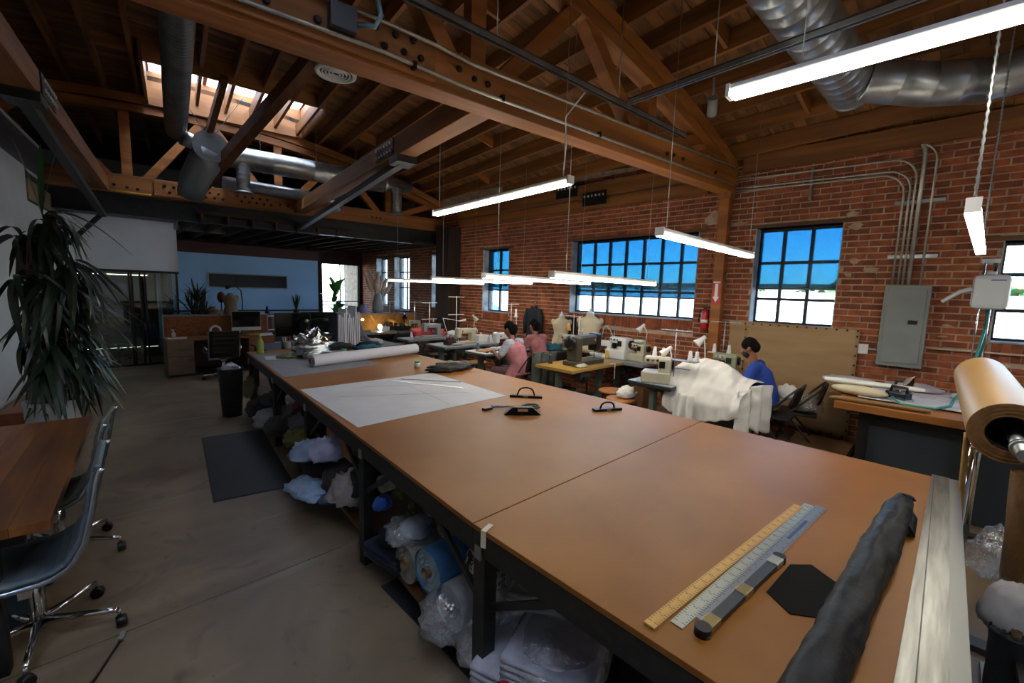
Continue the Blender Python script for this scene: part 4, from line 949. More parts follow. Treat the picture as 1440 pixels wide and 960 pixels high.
# ================================================================ sewing stations
CAST = mat('grey green cast iron', '5c6a5e', .5, c2='4c584e', scale=(6, 6, 6))
DKG = mat('dark grey iron', '2c3032', .5)
CREAM = mat('cream enamel', 'b5b09c', .35, c2='a9a490', scale=(4, 4, 4))
PALEM = mat('white enamel', 'cfd2d2', .3)
BROWNM = mat('brown enamel', '4a4436', .4, c2='3a3529', scale=(5, 5, 5))
THREAD = mat('white thread', 'd8d9dc', .8)
def sewing_table(x0, x1, y0, y1, topm, edgem, label, z=.78, legm=CAST, motor=True):
    cx, cy = (x0 + x1) / 2, (y0 + y1) / 2; hx_, hy = (x1 - x0) / 2, (y1 - y0) / 2
    e = empty('sewing_table', (cx, cy, 0), label=label, cat='table')
    MB().b2(-hx_, hx_, -hy, hy, z - .012, z).build('tabletop', topm, e, bevel=.003)
    MB().b2(-hx_, hx_, -hy, hy, z - .045, z - .012).build('top_edge', edgem, e, bevel=.002)
    for s in (-1, 1):
        lg_ = MB().b2(s * (hx_ - .14) - .05, s * (hx_ - .14) + .05, -.03, .03, .1, z - .06).b2(s * (hx_ - .14) - .055, s * (hx_ - .14) + .055, -hy * .8, hy * .8, z - .08, z - .045)
        lg_.build('leg', legm, e)
        MB().b2(s * (hx_ - .14) - .03, s * (hx_ - .14) + .03, -hy * .9, hy * .9, 0, .06).b2(s * (hx_ - .14) - .04, s * (hx_ - .14) + .04, -.05, .05, .05, .12).build('foot', legm, e)
    MB().b2(-hx_ + .14, hx_ - .14, -.02, .02, .16, .2).build('stretcher', legm, e)
    MB().b2(-.2, .15, -hy * .7, -.05, .09, .105).build('treadle', DKG, e)
    if motor:
        MB().lathe([(.03, -.18), (.09, -.16), (.1, -.02), (.1, .1), (.06, .13), (.03, .14)], (.12, .02, z - .19), 16, 'x').build('motor', CAST, e)
        MB().b2(-.02, .04, -.1, .1, z - .3, z - .05).build('motor_bracket', DKG, e)
        MB().b2(-hx_ + .25, -hx_ + .5, -hy + .03, hy - .15, z - .13, z - .05).build('drawer', DKG, e)
    return e
def machine(c, rz, m, label, s=1.0, dark=None, flip=1):
    dark = dark or BLACKPL
    e = empty('sewing_machine', c, rz, label=label, cat='sewing machine'); f = flip
    MB().b2(-.25 * s, .25 * s, -.09 * s, .09 * s, 0, .045 * s).build('bed', m, e, bevel=.008 * s)
    mb = MB().b2(f * .12 * s, f * .22 * s, -.07 * s, .07 * s, .04 * s, .3 * s); mb.build('column', m, e, bevel=.02 * s)
    mb = MB().b2(-f * .22 * s, f * .14 * s, -.055 * s, .055 * s, .2 * s, .31 * s); mb.build('arm', m, e, bevel=.025 * s)
    hd = MB().b2(-f * .23 * s, -f * .14 * s, -.06 * s, .06 * s, .13 * s, .32 * s).build('head', dark if m is BROWNM else m, e, bevel=.015 * s)
    MB().tube([(-f * .185 * s, 0, .13 * s), (-f * .185 * s, 0, .05 * s)], .006 * s, 8).build('needle_bar', CHROME, hd)
    MB().b2(-f * .2 * s, -f * .17 * s, -.03 * s, .01 * s, .046 * s, .056 * s).build('presser_foot', CHROME, hd)
    MB().lathe([(.03 * s, -.012 * s), (.07 * s, -.01 * s), (.07 * s, .012 * s), (.03 * s, .014 * s)], (f * .25 * s, 0, .24 * s), 18, 'x').build('handwheel', dark, e)
    MB().tube([(f * .05 * s, 0, .31 * s), (f * .05 * s, 0, .38 * s)], .004 * s, 6).build('spool_pin', CHROME, e)
    MB().lathe([(.02 * s, 0), (.02 * s, .01 * s)], (-f * .12 * s, -.06 * s, .25 * s), 10, 'y').build('tension_disc', CHROME, e)
    return e
def overlock(c, rz, m, label, s=1.0):
    e = empty('overlock_machine', c, rz, label=label, cat='sewing machine')
    MB().b2(-.15 * s, .15 * s, -.12 * s, .12 * s, 0, .12 * s).build('base', m, e, bevel=.012 * s)
    MB().b2(.02 * s, .15 * s, -.1 * s, .1 * s, .1 * s, .27 * s).build('column', m, e, bevel=.02 * s)
    MB().b2(-.13 * s, .14 * s, -.07 * s, .05 * s, .2 * s, .28 * s).build('arm', m, e, bevel=.02 * s)
    MB().b2(-.155 * s, -.15 * s, -.1 * s, .08 * s, .02 * s, .1 * s).build('looper_cover', GALV, e)
    MB().b2(.03 * s, .09 * s, -.106 * s, -.1 * s, .17 * s, .24 * s).build('badge', BLACKPL, e)
    for i in range(4): MB().lathe([(.014 * s, 0), (.014 * s, .015 * s)], (-.09 * s + .05 * s * i, -.085 * s, .245 * s), 10, 'y').build('tension_dial', CHROME, e)
    MB().lathe([(.05 * s, -.01), (.05 * s, .012)], (.165 * s, 0, .2 * s), 14, 'x').build('handwheel', BLACKPL, e)
    return e
def cone(c, label, group, m=None, h=.13, r=.03):
    e = empty('thread_cone', c, label=label, cat='thread', group=group)
    MB().lathe([(r, 0), (r, .012), (r * .62, h * .92), (r * .5, h)], n=12).build('thread', m or THREAD, e); MB().lathe([(r * .35, h), (r * .35, h * 1.06)], n=8).build('cone_tip', mat('cone plastic', 'c9b8a0', .5), e)
def thread_stand(c, rz, label, h=.62, arms=(.95,), tray=True, m=None):
    e = empty('thread_stand', c, rz, label=label, cat='thread stand'); m = m or GALV
    MB().tube([(0, 0, 0), (0, 0, h)], .007, 8).build('pole', m, e)
    for a in arms: MB().b2(-.2, .2, -.012, .012, h * a - .006, h * a + .006).build('guide_arm', m, e)
    if tray: MB().b2(-.2, .2, -.06, .06, h * .38, h * .38 + .008).build('tray', PALEM, e)
    MB().lathe([(.03, 0), (.03, .01)], n=12).build('foot', m, e); return e
def task_lamp(pts, head, label, m=None, r=.045):
    c = Vector(pts[0]); e = empty('task_lamp', c, label=label, cat='lamp'); m = m or CREAM
    MB().tube([Vector(p) - c for p in pts], .008, 8).build('arm', m, e)
    a = Vector(pts[-1]) - c; b = Vector(head) - c; d = (b - a).normalized()
    MB().tube([a - d * .02, a + d * .03, b - d * .01, b], [r * .45, r * .55, r * 1.1, r * 1.15], 14).build('shade', m, e)
    MB().lathe([(.035, 0), (.035, .015)], n=12).build('clamp', m, e); return e

EDGE = mat('dark table edge', '232a33', .5); GREYT = mat('grey laminate', '8f969f', .35, c2='838a93', scale=(3, 3, 3)); GREYT2 = mat('worn grey laminate', '7a7e82', .4, c2='6c7074', scale=(3, 3, 3))
sewing_table(4.89, 6.05, 2.22, 2.8, GREYT, EDGE, 'grey sewing table with dark edge under the white cloth heap')
sewing_table(4.76, 6.10, 3.6, 4.29, mat('yellow laminate', 'a9853f', .4, c2='9a7836', scale=(3, 8, 3)), mat('yellow ply edge', '9a7a3a', .6), 'yellow topped sewing table under the brown machine')
sewing_table(4.79, 5.98, 5.47, 6.03, mat('white laminate', 'c3c7cd', .35), GREYT2, 'white topped sewing table in front of the worker in a pink vest')
sewing_table(4.73, 6.10, 6.55, 7.2, GREYT, GREYT2, 'grey sewing table with white spools behind the white topped one')
sewing_table(4.78, 6.30, 7.92, 8.42, GREYT2, GREYT2, 'grey sewing table with coral cloth heap')
sewing_table(6.10, 6.74, 3.25, 4.33, GREYT2, GREYT2, 'narrow sewing table against the brick wall under the big window', legm=DKG)
sewing_table(6.10, 6.72, 4.82, 5.95, GREYT, GREYT2, 'narrow sewing table against the brick wall near the jacket', legm=DKG)
sewing_table(5.85, 6.55, 1.95, 2.34, GREYT2, EDGE, 'small sewing table in front of the man in blue', legm=DKG)
ZS = .781
# station 1
overlock((5.06, 2.5, ZS), RAD(-70), CREAM, 'cream overlock machine on the grey table by the white cloth', 1.15)
thread_stand((5.1, 2.3, ZS), RAD(90), 'tall steel thread stand behind the cream overlock machine', .68, (.97, .3), False)
MB().b2(-.28, .28, -.07, .07, .3, .308).build('tray', GREYM, bpy.data.objects['thread_stand'])
for k, (x, y) in enumerate(((5.13, 2.58), (5.10, 2.45), (5.12, 2.12), (5.12, 2.04))):
    cone((x, y, ZS + .309), ['white thread cone on the outer end of the steel tray', 'white thread cone behind the cream lamp head', 'white thread cone on the tray over the white cloth', 'white thread cone at the inner end of the steel tray'][k], 'thread cones on the steel tray', h=.12)
task_lamp([(5.14, 2.36, ZS), (5.14, 2.36, 1.1), (5.13, 2.38, 1.22)], (5.08, 2.46, 1.13), 'cream task lamp standing over the overlock machine', WHITEPL)
# station 2: brown machine
machine((5.42, 3.88, ZS), 0, BROWNM, 'old brown sewing machine on the yellow topped table', 1.45, mat('black enamel', '17181a', .3), flip=-1)
thread_stand((5.42, 4.0, ZS), 0, 'thin steel thread pole behind the brown sewing machine', .72, (), False)
cone((5.22, 4.05, ZS + .51), 'amber thread spool on top of the brown machine', None, mat('amber thread', '9a6a1e', .6), .1, .04)
e = empty('thread_tail', (5.8, 3.58, ZS), label='white strip of tape hanging off the yellow table', cat='tape'); MB().b2(-.06, .04, .0, .05, 0, .002).build('tape', WHITEPL, e); MB().b2(.02, .035, -.006, -.002, -.24, .002).build('tail', WHITEPL, e)
# back row machines
overlock((6.42, 3.86, ZS), RAD(-95), PALEM, 'white overlock machine under the big window', 1.3)
overlock((6.45, 3.52, ZS), RAD(-95), CREAM, 'cream overlock machine with green top beside the white one', 1.05)
e = tag(MB().lathe([(.09, 0), (.1, .05), (.05, .055)], (6.45, 3.52, ZS + .30), 16).build('machine_cover', mat('pale green', 'aebfae', .4)), 'pale green round cover on the cream overlock machine', 'cover')
machine((6.42, 4.2, ZS), RAD(-90), PALEM, 'white sewing machine with wire thread loop under the window', .9)
thread_stand((6.6, 4.1, ZS), RAD(90), 'bent wire thread stand behind the white machine', .55, (.95,), False)
e = tag(MB().tube([(6.5, 4.3, ZS + .25), (6.5, 4.26, ZS + .48), (6.5, 4.2, ZS + .53), (6.5, 4.12, ZS + .45), (6.5, 4.05, ZS + .33)], .006, 6).build('wire_loop', WHITEPL), 'white wire loop above the white sewing machine', 'wire')
# station with teal cloth and orange ball
machine((6.38, 4.92, ZS), RAD(-90), CREAM, 'cream sewing machine between the two white dress forms', 1.0)
crumple('teal_cloth', (6.25, 5.22, ZS), (.3, .42, .15), 81, cloth('0f5a68'), 'teal cloth heap on the narrow table by the dress forms', 'cloth', amp=.5)
tag(MB().ell((6.2, 5.5, ZS + .075), (.075, .075, .075), 16, 12).build('yarn_ball', mat('orange yarn', 'c4562a', .8, bump=.4, bscale=(60, 60, 60))), 'orange yarn ball beside the teal cloth', 'yarn')
e = empty('bottle', (6.18, 5.63, ZS), label='white squeeze bottle beside the orange yarn ball', cat='bottle'); MB().lathe([(.035, 0), (.035, .1), (.015, .13), (.008, .19)], n=12).build('body', WHITEPL, e); MB().lathe([(.012, .17), (.006, .2)], n=8).build('tip', WHITEPL, e)
thread_stand((6.6, 5.0, ZS), RAD(90), 'white thread stand with flat arm beside the dress forms', .68, (.95,), False, WHITEPL)
crumple('black_cloth', (6.3, 5.42, .45), (.2, .24, .3), 82, cloth('101114'), 'black cloth hanging under the table with orange yarn ball', 'cloth')
# station 3 and the machine before the two workers
machine((5.5, 5.78, ZS), 0, PALEM, 'white sewing machine in front of the worker in pink vest', 1.0)
thread_stand((5.85, 5.95, ZS), 0, 'white thread stand with broad arm beside the hanging jacket', .85, (.98,), False, WHITEPL)
task_lamp([(5.95, 5.9, ZS), (5.95, 5.9, 1.4), (5.93, 5.9, 1.5)], (5.9, 5.87, 1.36), 'white tubular lamp hung on the thread stand', WHITEPL, .03)
folded((5.05, 5.75, ZS), (.3, .22, .02), .1, cloth('b58a5a'), 'tan card piece on the white topped sewing table', 1, 84)
# station 4
machine((5.45, 6.85, ZS), 0, CREAM, 'cream sewing machine on the grey table with white spools', 1.0, CREAM)
thread_stand((5.4, 7.1, ZS), 0, 'thin white thread stand with long arm behind the cream machine', .95, (.98, .6), False, WHITEPL)
task_lamp([(5.85, 7.12, ZS), (5.9, 7.12, 1.2), (5.85, 7.1, 1.32)], (5.92, 7.08, 1.22), 'cream task lamp beside the narrow window', CREAM)
e = empty('spool_box', (5.02, 6.8, ZS), label='dark brown spool holder on the grey table', cat='box'); MB().b2(-.1, .1, -.08, .08, 0, .1).build('box', mat('dark brown', '2d1f1a', .6), e, bevel=.006)
for i in range(3): MB().lathe([(.03, .1), (.03, .15)], (-.06 + .06 * i, 0, 0), 10).build('spool', mat('maroon thread', '4a2028', .7), e)
e = empty('paper_box', (5.95, 6.95, ZS), label='white box on the grey table beneath the narrow window', cat='box'); MB().b2(-.14, .14, -.1, .1, 0, .13).build('box', WHITEPL, e, bevel=.004); MB().b2(-.145, .145, -.105, .105, .1, .14).build('lid', WHITEPL, e, bevel=.004)
for k, (x, y) in enumerate(((6.05, 6.75), (6.2, 7.25))): cone((x, y, ZS - (0 if k == 0 else .0)), ['white thread cone beside the white box', 'pink thread cone near the narrow window sill'][k], None, THREAD if k == 0 else mat('pink thread', 'c99aa0', .8), .15, .04)
# the second cone needs a shelf: small wall shelf
tag(MB().b2(6.05, 6.78, 7.15, 7.4, .755, .78).build('wall_shelf', GREYT2), 'small grey shelf on the brick wall below the narrow window', 'shelf')
# station 5 : coral cloth, grey machine, angled lamp
machine((5.5, 8.15, ZS), 0, mat('grey machine enamel', '7a7f82', .4), 'grey sewing machine in front of coral cloth', 1.0)
crumple('coral_cloth', (5.35, 8.28, ZS), (.5, .26, .3), 86, cloth('b5484c'), 'coral red cloth heap on the grey sewing table', 'cloth', amp=.45)
crumple('coral_cloth', (5.8, 8.3, ZS), (.34, .24, .26), 87, cloth('c05a5c'), 'smaller coral cloth heap beside the angled lamp', 'cloth', amp=.45)
task_lamp([(6.0, 8.2, ZS), (5.85, 8.2, 1.2), (6.25, 8.1, 1.13)], (6.4, 8.05, 1.15), 'white angled drafting lamp beside the coral cloth', WHITEPL, .03)
crumple('white_cloth', (6.15, 8.25, ZS), (.28, .24, .16), 88, cloth('c4c8cc'), 'white cloth heap under the angled drafting lamp', 'cloth')
thread_stand((5.6, 8.38, ZS), 0, 'white thread stand with two arms behind the coral cloth', .78, (.98, .5), False, WHITEPL)
# the big white cloth heap
e = empty('white_cloth', (5.5, 1.85, .0), label='huge white cloth heaped over the dark crate beside the man in blue', cat='cloth')
CLW = mat('natural white cloth', 'd8d6d2', .85, c2='cfcdc8', scale=(4, 4, 4), bump=.25, bscale=(7, 7, 7))
def heap(a, b):
    t = a                                      # 0 left (+y) .. 1 right
    y = 2.36 - .88 * t
    pr_ = [(6.0, .80), (5.75, .98), (5.5, 1.08), (5.25, 1.0), (5.05, .82), (4.98, .62), (4.97, .42)]
    k = b * (len(pr_) - 1); i = min(int(k), len(pr_) - 2); f_ = k - i
    x = pr_[i][0] * (1 - f_) + pr_[i + 1][0] * f_; z = pr_[i][1] * (1 - f_) + pr_[i + 1][1] * f_
    hump = .72 + .28 * sin(pi * min(1, max(0, t * 1.05 + .12))) - .42 * max(0, t - .55) / .45
    drop = .5 + .5 * sin(pi * min(1, t + .06)) if b > .7 else 1
    z = .80 + (z - .80) * hump if z > .8 else .80 - (.80 - z) * (.35 + .65 * drop) 
    w_ = .05 * nz(t * 5, b * 4, 1) + .025 * nz(t * 13, b * 6, 5) + (.03 * sin(t * 40 + 3 * nz(t * 4, b)) * max(0, b - .6))
    return (x - w_ * .8 + .08 * nz(t * 3, 2) - 5.5, y + .03 * nz(b * 6, t * 6, 9) - 1.85, max(.3, z + w_ * .6))
MB().grid(heap, 70, 50).build('cloth', CLW, e, solid=.006)
MB().grid(lambda a, b: (4.96 - .05 * sin(b * 2) + .03 * sin(a * 14) - 5.5, 2.18 - .2 * a + .03 * nz(a * 3, b * 3) - 1.85, .72 - .48 * b), 16, 14).build('hanging_end', CLW, e, solid=.005)
MB().grid(lambda a, b: (5.02 + .62 * a - .06 * b + .05 * nz(a * 5, b * 5) - 5.5, 1.52 - .12 * a + .045 * sin(a * 17 + b * 2) - 1.85 - .05 * b, .86 - (.5 + .12 * nz(a * 4, 3)) * b ** 1.2 + .05 * nz(a * 4, b * 3, 7)), 20, 18).build('hanging_end', CLW, e, solid=.005)
e = empty('fabric_crate', (5.36, 1.84, 0), label='dark slate crate under the huge white cloth', cat='crate')
SLATE = mat('slate panel', '2b343b', .6)
MB().b2(-.24, .36, -.26, .26, .08, .52).build('body', SLATE, e, bevel=.01); MB().b2(-.26, .38, -.28, .28, .5, .55).build('rim', SLATE, e)
for x in (-.2, .32):
    for y in (-.22, .24): MB().tube([(x, y, 0), (x, y, .08)], .02).build('foot', BLACKPL, e)
crumple('white_cloth', (5.05, 2.9, .5), (.3, .22, .2), 90, CLW, 'white cloth bunched on the wooden stool by the sewing table', 'cloth', amp=.35)
def stool(c, m, label, h=.5, r=.19):
    e = empty('stool', c, label=label, cat='stool')
    MB().lathe([(r * .9, h - .04), (r, h - .03), (r, h - .01), (r * .93, h)], n=22).build('seat', m, e)
    for i in range(4):
        t = pi / 4 + pi / 2 * i; MB().tube([(cos(t) * r * .6, sin(t) * r * .6, h - .04), (cos(t) * r * 1.05, sin(t) * r * 1.05, 0)], .013, 8).build('leg', DKG, e)
    MB().lathe([(r * .82, .2), (r * .84, .21), (r * .82, .22)], n=18).build('foot_ring', DKG, e)
WSEAT = mat('orange wood seat', 'a0662c', .4, c2='8a5220', scale=(3, 9, 3))
stool((4.96, 2.93, 0), WSEAT, 'round orange wooden stool with white cloth by the cream overlock', .5)
stool((5.28, 6.27, 0), mat('tan cushion', '8a6c3a', .8), 'stool with tan cushion behind the white topped table', .5, .2)
# dress forms
def dress_form(c, rz, m, label, h=1.5, sc_=1.0, top=True, stand=True):
    e = empty('dress_form', c, rz, label=label, cat='dress form'); z0 = h - .62 * sc_
    prof = [(.10, 0), (.155, .02), (.165, .08), (.15, .18), (.125, .27), (.14, .36), (.165, .45), (.165, .5), (.11, .55), (.06, .58), (.052, .62)]
    MB().lathe([(r * sc_, z0 + z * sc_) for r, z in prof], n=22, sx=1.12, sy=.78).build('torso', m, e)
    for s in (-1, 1): MB().ell((s * .165 * sc_, 0, z0 + .5 * sc_), (.045 * sc_, .05 * sc_, .06 * sc_), 12, 8).build('shoulder_cap', m, e)
    if top: MB().lathe([(.055 * sc_, z0 + .62 * sc_), (.055 * sc_, z0 + .64 * sc_), (.02, z0 + .66 * sc_), (.022, z0 + .70 * sc_), (.0, z0 + .71 * sc_)], n=14).build('neck_cap', mat('form cap', 'd9dadc', .4), e)
    if stand:
        MB().tube([(0, 0, .04), (0, 0, z0 + .02)], .015, 8).build('pole', DKG, e); MB().lathe([(.19, 0), (.19, .02), (.03, .05)], n=18).build('base', DKG, e)
    return e
FORM = mat('form linen', 'c9c0a4', .8, c2='bdb498', scale=(6, 6, 6))
dress_form((6.5, 4.56, 0), RAD(-60), FORM, 'broad white dress form under the big window', 1.50, 1.15)
dress_form((6.6, 5.3, ZS), RAD(-60), FORM, 'narrow white dress form standing on the table near the jacket', .63, .98, stand=False)
# garments on the wall
e = empty('hanging_jacket', (6.72, 6.15, 1.0), label='navy jacket hung on the brick wall above the workers', cat='jacket')
NAVY = cloth('121a28')
def jk(a, b):
    t = 2 * pi * a; y = cos(t) * (.2 - .02 * b + (.0 if b < .85 else -.1 * (b - .85) / .15)) * (1 + .08 * nz(b * 6, a * 9)); x = sin(t) * (.07 + .01 * nz(a * 9, b * 4))
    return (x, y, -.12 + .7 * b - (.05 * abs(cos(t)) if b > .9 else 0))
MB().grid(jk, 36, 20).build('body', NAVY, e); MB().tube([(0, -.16, .5), (-.02, -.22, .3), (-.02, -.22, -.02)], [.05, .055, .045], 10).build('sleeve', NAVY, e); MB().tube([(0, .16, .5), (-.02, .22, .3), (-.02, .22, -.02)], [.05, .055, .045], 10).build('sleeve', NAVY, e)
MB().tube([(.03, 0, .58), (.03, 0, .68)], .006, 6).build('hanger_hook', CHROME, e)
e = empty('hanging_garment', (6.74, 5.28, 1.0), label='dark purple garment hung behind the white dress forms', cat='garment')
MB().grid(lambda a, b: (sin(2 * pi * a) * .04 + .01 * nz(a * 9, b * 3), cos(2 * pi * a) * .26 * (1 - .15 * b), .38 * b + .015 * nz(a * 6, b * 6)), 30, 10).build('cloth', cloth('1d1828'), e); MB().tube([(.03, 0, .36), (.03, 0, .46)], .006, 6).build('hanger_hook', CHROME, e)
# station of the man in blue
overlock((6.28, 2.12, ZS), RAD(-80), mat('beige green enamel', '8d9078', .4), 'beige overlock machine in front of the man in blue', 1.1)
thread_stand((6.42, 2.2, ZS), RAD(90), 'thread stand with tray in front of the kraft sheet', .75, (.98,), True)
for k, y in enumerate((2.32, 2.12)): cone((6.42, y, ZS + .294), ['white thread cone on the tray nearer the post', 'white thread cone on the tray nearer the man in blue'][k], 'thread cones by the kraft sheet', h=.12)
task_lamp([(6.1, 2.3, ZS), (6.1, 2.33, 1.15), (6.12, 2.36, 1.3)], (6.06, 2.44, 1.2), 'white task lamp in front of the wooden post', WHITEPL, .055)
# folding chair with bag
def folding_chair(c, rz, label, m):
    e = empty('chair', c, rz, label=label, cat='chair')
    MB().b2(-.2, .2, -.2, .2, .43, .46).build('seat', m, e, bevel=.01)
    MB().grid(lambda a, b: (-.2 + .4 * a, -.2 - .06 * b - .03 * cos((a - .5) * 3), .6 + .24 * b), 8, 4).build('backrest', m, e, solid=.02)
    for s in (-1, 1):
        MB().tube([(s * .21, .22, 0), (s * .2, .1, .44), (s * .2, -.26, .84)], .012, 8).build('leg', DKG, e); MB().tube([(s * .19, -.26, 0), (s * .19, .12, .44)], .012, 8).build('leg', DKG, e)
    return e
folding_chair((6.38, 1.22, 0), RAD(10), 'black folding chair with plastic bag by the kraft sheet', mat('dark seat', '1c1a1b', .6))
crumple('plastic_bag', (6.45, 1.15, .46), (.34, .36, .28), 92, CLEARBAG, 'clear plastic bag lying on the black folding chair', 'bag')
crumple('cloth_bundle', (6.42, 1.18, .461), (.22, .22, .14), 93, cloth('a99a78'), 'tan cloth inside the clear bag on the folding chair', 'cloth')
MB_ = crumple('white_cloth', (6.2, 1.3, .62), (.2, .3, .24), 94, CLW, 'white cloth hanging over the back of the folding chair', 'cloth', amp=.3)
folding_chair((5.95, 1.38, 0), 0, 'dark chair under the man in blue', mat('dark seat', '1c1a1b', .6))
folding_chair((5.05, 4.72, 0), RAD(-8), 'dark chair under the worker in pink vest', mat('dark seat', '1c1a1b', .6))
folding_chair((5.93, 5.02, 0), 0, 'dark chair under the worker in a rose top', mat('dark seat', '1c1a1b', .6))
e = empty('grey_jacket', (5.05, 4.44, .35), label='grey jacket draped over the chair of the worker in pink', cat='jacket')
MB().grid(lambda a, b: (-.27 + .54 * a, -.06 - .04 * b + .03 * sin(a * 18 + b * 2), .58 - .62 * b + .02 * nz(a * 5, b * 3)), 40, 16).build('drape', cloth('4d5150'), e, solid=.012)
MB().grid(lambda a, b: (-.25 + .5 * a, -.06 + .12 * b, .585 - .1 * b), 14, 4).build('fold', cloth('4d5150'), e, solid=.012)
# wooden crate on the floor by the kraft sheet
e = empty('wood_platform', (6.3, .95, 0), label='low wooden platform on the floor under the kraft sheet', cat='platform')
MB().b2(-.3, .35, -.3, .3, .1, .12).build('board', mat('pale board', '8a6844', .7, c2='755636', scale=(9, 1, 9)), e); MB().b2(-.32, .37, -.32, .32, 0, .1).build('frame', mat('dark frame', '1d1815', .7), e)

# ================================================================ office corner
WALN = mat('walnut top', '64381a', .4, c2='8a5628', scale=(14, 1.2, 6), rand=.22, detail=6)
OAKD = mat('rough oak front', '7d6650', .6, c2='665240', scale=(2, 9, 12))
ORW = mat('orange desk wood', '8a5a34', .5, c2='7a4c2a', scale=(2, 9, 9))
CORK = mat('cork', '8a5028', .9, c2='6d3c1c', scale=(30, 30, 30), detail=3); CORKY = mat('golden cork', 'b57a2c', .9, c2='9c6520', scale=(25, 25, 25), detail=3)
e = empty('desk', (1.95, 10.65, 0), label='wooden desk with drawer pedestal in front of the cork screen', cat='desk')
MB().b2(-.92, .97, -.28, .3, .71, .74).build('desktop', ORW, e, bevel=.003)
pd = MB().b2(-.92, -.5, -.27, .28, .05, .71).build('pedestal', OAKD, e)
for z0, z1 in ((.07, .4), (.415, .54), (.555, .70)): 
    dw = MB().b2(-.915, -.505, -.295, -.27, z0, z1).build('drawer', OAKD, e, bevel=.002); MB().b2(-.76, -.66, -.3, -.295, z1 - .012, z1 - .004).build('pull', DKG, dw)
MB().b2(.45, .95, -.27, .28, .08, .71).build('pedestal', ORW, e); MB().b2(.47, .93, -.29, -.27, .42, .69).build('drawer', ORW, e); MB().b2(.47, .93, -.29, -.27, .1, .4).build('drawer', ORW, e)
MB().b2(-.5, .45, .2, .23, .1, .68).build('modesty_panel', mat('dark brown panel', '3a2416', .7), e); MB().b2(-.9, .95, -.2, .2, 0, .05).build('plinth', BLACKPL, e)
def cork_screen(x0, x1, y, z0, z1, m, label, splits):
    e = empty('cork_screen', ((x0 + x1) / 2, y, 0), label=label, cat='screen'); c = (x0 + x1) / 2
    xs_ = [x0] + splits + [x1]
    for a, b in zip(xs_, xs_[1:]): MB().b2(a - c + .006, b - c - .006, -.02, .02, z0, z1).build('cork_panel', m, e)
    FR = mat('lilac grey trim', '6f7080', .5, metal=.3)
    MB().b2(x0 - c - .03, x0 - c, -.03, .03, 0, z1 + .03).build('end_post', FR, e); MB().b2(x1 - c, x1 - c + .03, -.03, .03, 0, z1 + .03).build('end_post', FR, e)
    MB().b2(x0 - c, x1 - c, -.03, .03, z1, z1 + .03).build('top_rail', FR, e); MB().b2(x0 - c, x1 - c, -.02, .02, .02, z0).build('lower_panel', mat('grey panel', '3f4046', .7), e)
cork_screen(1.07, 2.92, 11.02, .1, 1.15, CORK, 'brown cork screen behind the wooden desk', [])
cork_screen(4.68, 6.4, 10.25, .6, 1.18, CORKY, 'golden cork screen behind the far work table', [5.75])
def display(c, rz, w_, h_, label, m, chin=0.0, stand='foot', front=True, z=.0):
    e = empty('monitor', c, rz, label=label, cat='monitor')
    MB().b2(-w_ / 2, w_ / 2, 0, .03, z, z + h_).build('casing', m if not chin else ALU, e, bevel=.004)
    MB().b2(-w_ / 2 + .012, w_ / 2 - .012, -.003, 0, z + chin + .01, z + h_ - .012).build('screen', mat('screen black', '050506', .12), e)
    if chin: MB().b2(-w_ / 2, w_ / 2, -.002, .0, z, z + chin).build('chin', mat('alu chin', 'b9bbbb', .35, metal=.4), e)
    if stand == 'foot': MB().b2(-.1, .1, -.06, .12, 0, .008).b2(-.08, .08, .04, .05, 0, z + .1).build('stand', ALU, e)
    else: MB().tube([(0, .06, 0), (0, .06, z + h_ * .6)], .02, 10).b2(-.03, .03, .02, .07, z + h_ * .5, z + h_ * .66).b2(-.12, .12, 0, .14, 0, .012).build('stand', BLACKPL, e)
    return e
display((2.45, 10.72, .741), 0, .56, .42, 'black screen all in one computer on the wooden desk', BLACKPL, .07, z=.1)
e = empty('bottle', (1.16, 10.55, .741), label='clear sanitiser bottle on the wooden desk', cat='bottle'); MB().lathe([(.035, 0), (.035, .11), (.015, .135)], n=12).build('body', mat('clear gel', 'a9b4c4', .15), e); MB().tube([(0, 0, .135), (0, 0, .17), (-.03, 0, .17)], .007, 6).build('pump', WHITEPL, e)
tag(MB().b2(1.06, 1.36, 10.45, 10.62, .741, .76).build('papers', mat('white paper', 'c9ccd4', .7)), 'thin white paper pad beside the sanitiser bottle', 'paper')
e = empty('tape_roll', (1.88, 10.75, .741), label='white ring of tape standing on the wooden desk', cat='tape'); mb = MB(); mb.tube([(.09 * cos(t), 0, .115 + .09 * sin(t)) for t in [2 * pi * i / 24 for i in range(25)]], .022, 8, cap=False); mb.build('ring', mat('white tape', 'c9ccd0', .6), e)
for k, (x, y, z, sx, c_) in enumerate([(2.1, 10.5, .741, .26, '5a2338'), (2.1, 10.5, .763, .24, '9a9aa0'), (2.72, 10.5, .741, .3, 'a9a9ad'), (2.72, 10.5, .771, .26, '6a3a58')]):
    e = empty('book', (x, y, z), .1 * k, label=['maroon book lying on the wooden desk', 'grey book on the maroon book', 'pale book lying in front of the computer', 'purple book on the pale book'][k], cat='book')
    hh = .02 if k < 2 else .028; MB().b2(-sx / 2, sx / 2, -.1, .1, 0, hh).build('cover', mat('book ' + c_, c_, .6), e); MB().b2(-sx / 2 + .004, sx / 2 - .004, -.104, -.1, .003, hh - .003).build('pages', WHITEPL, e)
crumple('wooden_tray', (2.5, 10.46, .741), (.36, .16, .1), 101, mat('basket', '8a6a34', .7), 'small golden basket below the computer', 'basket', amp=.1)
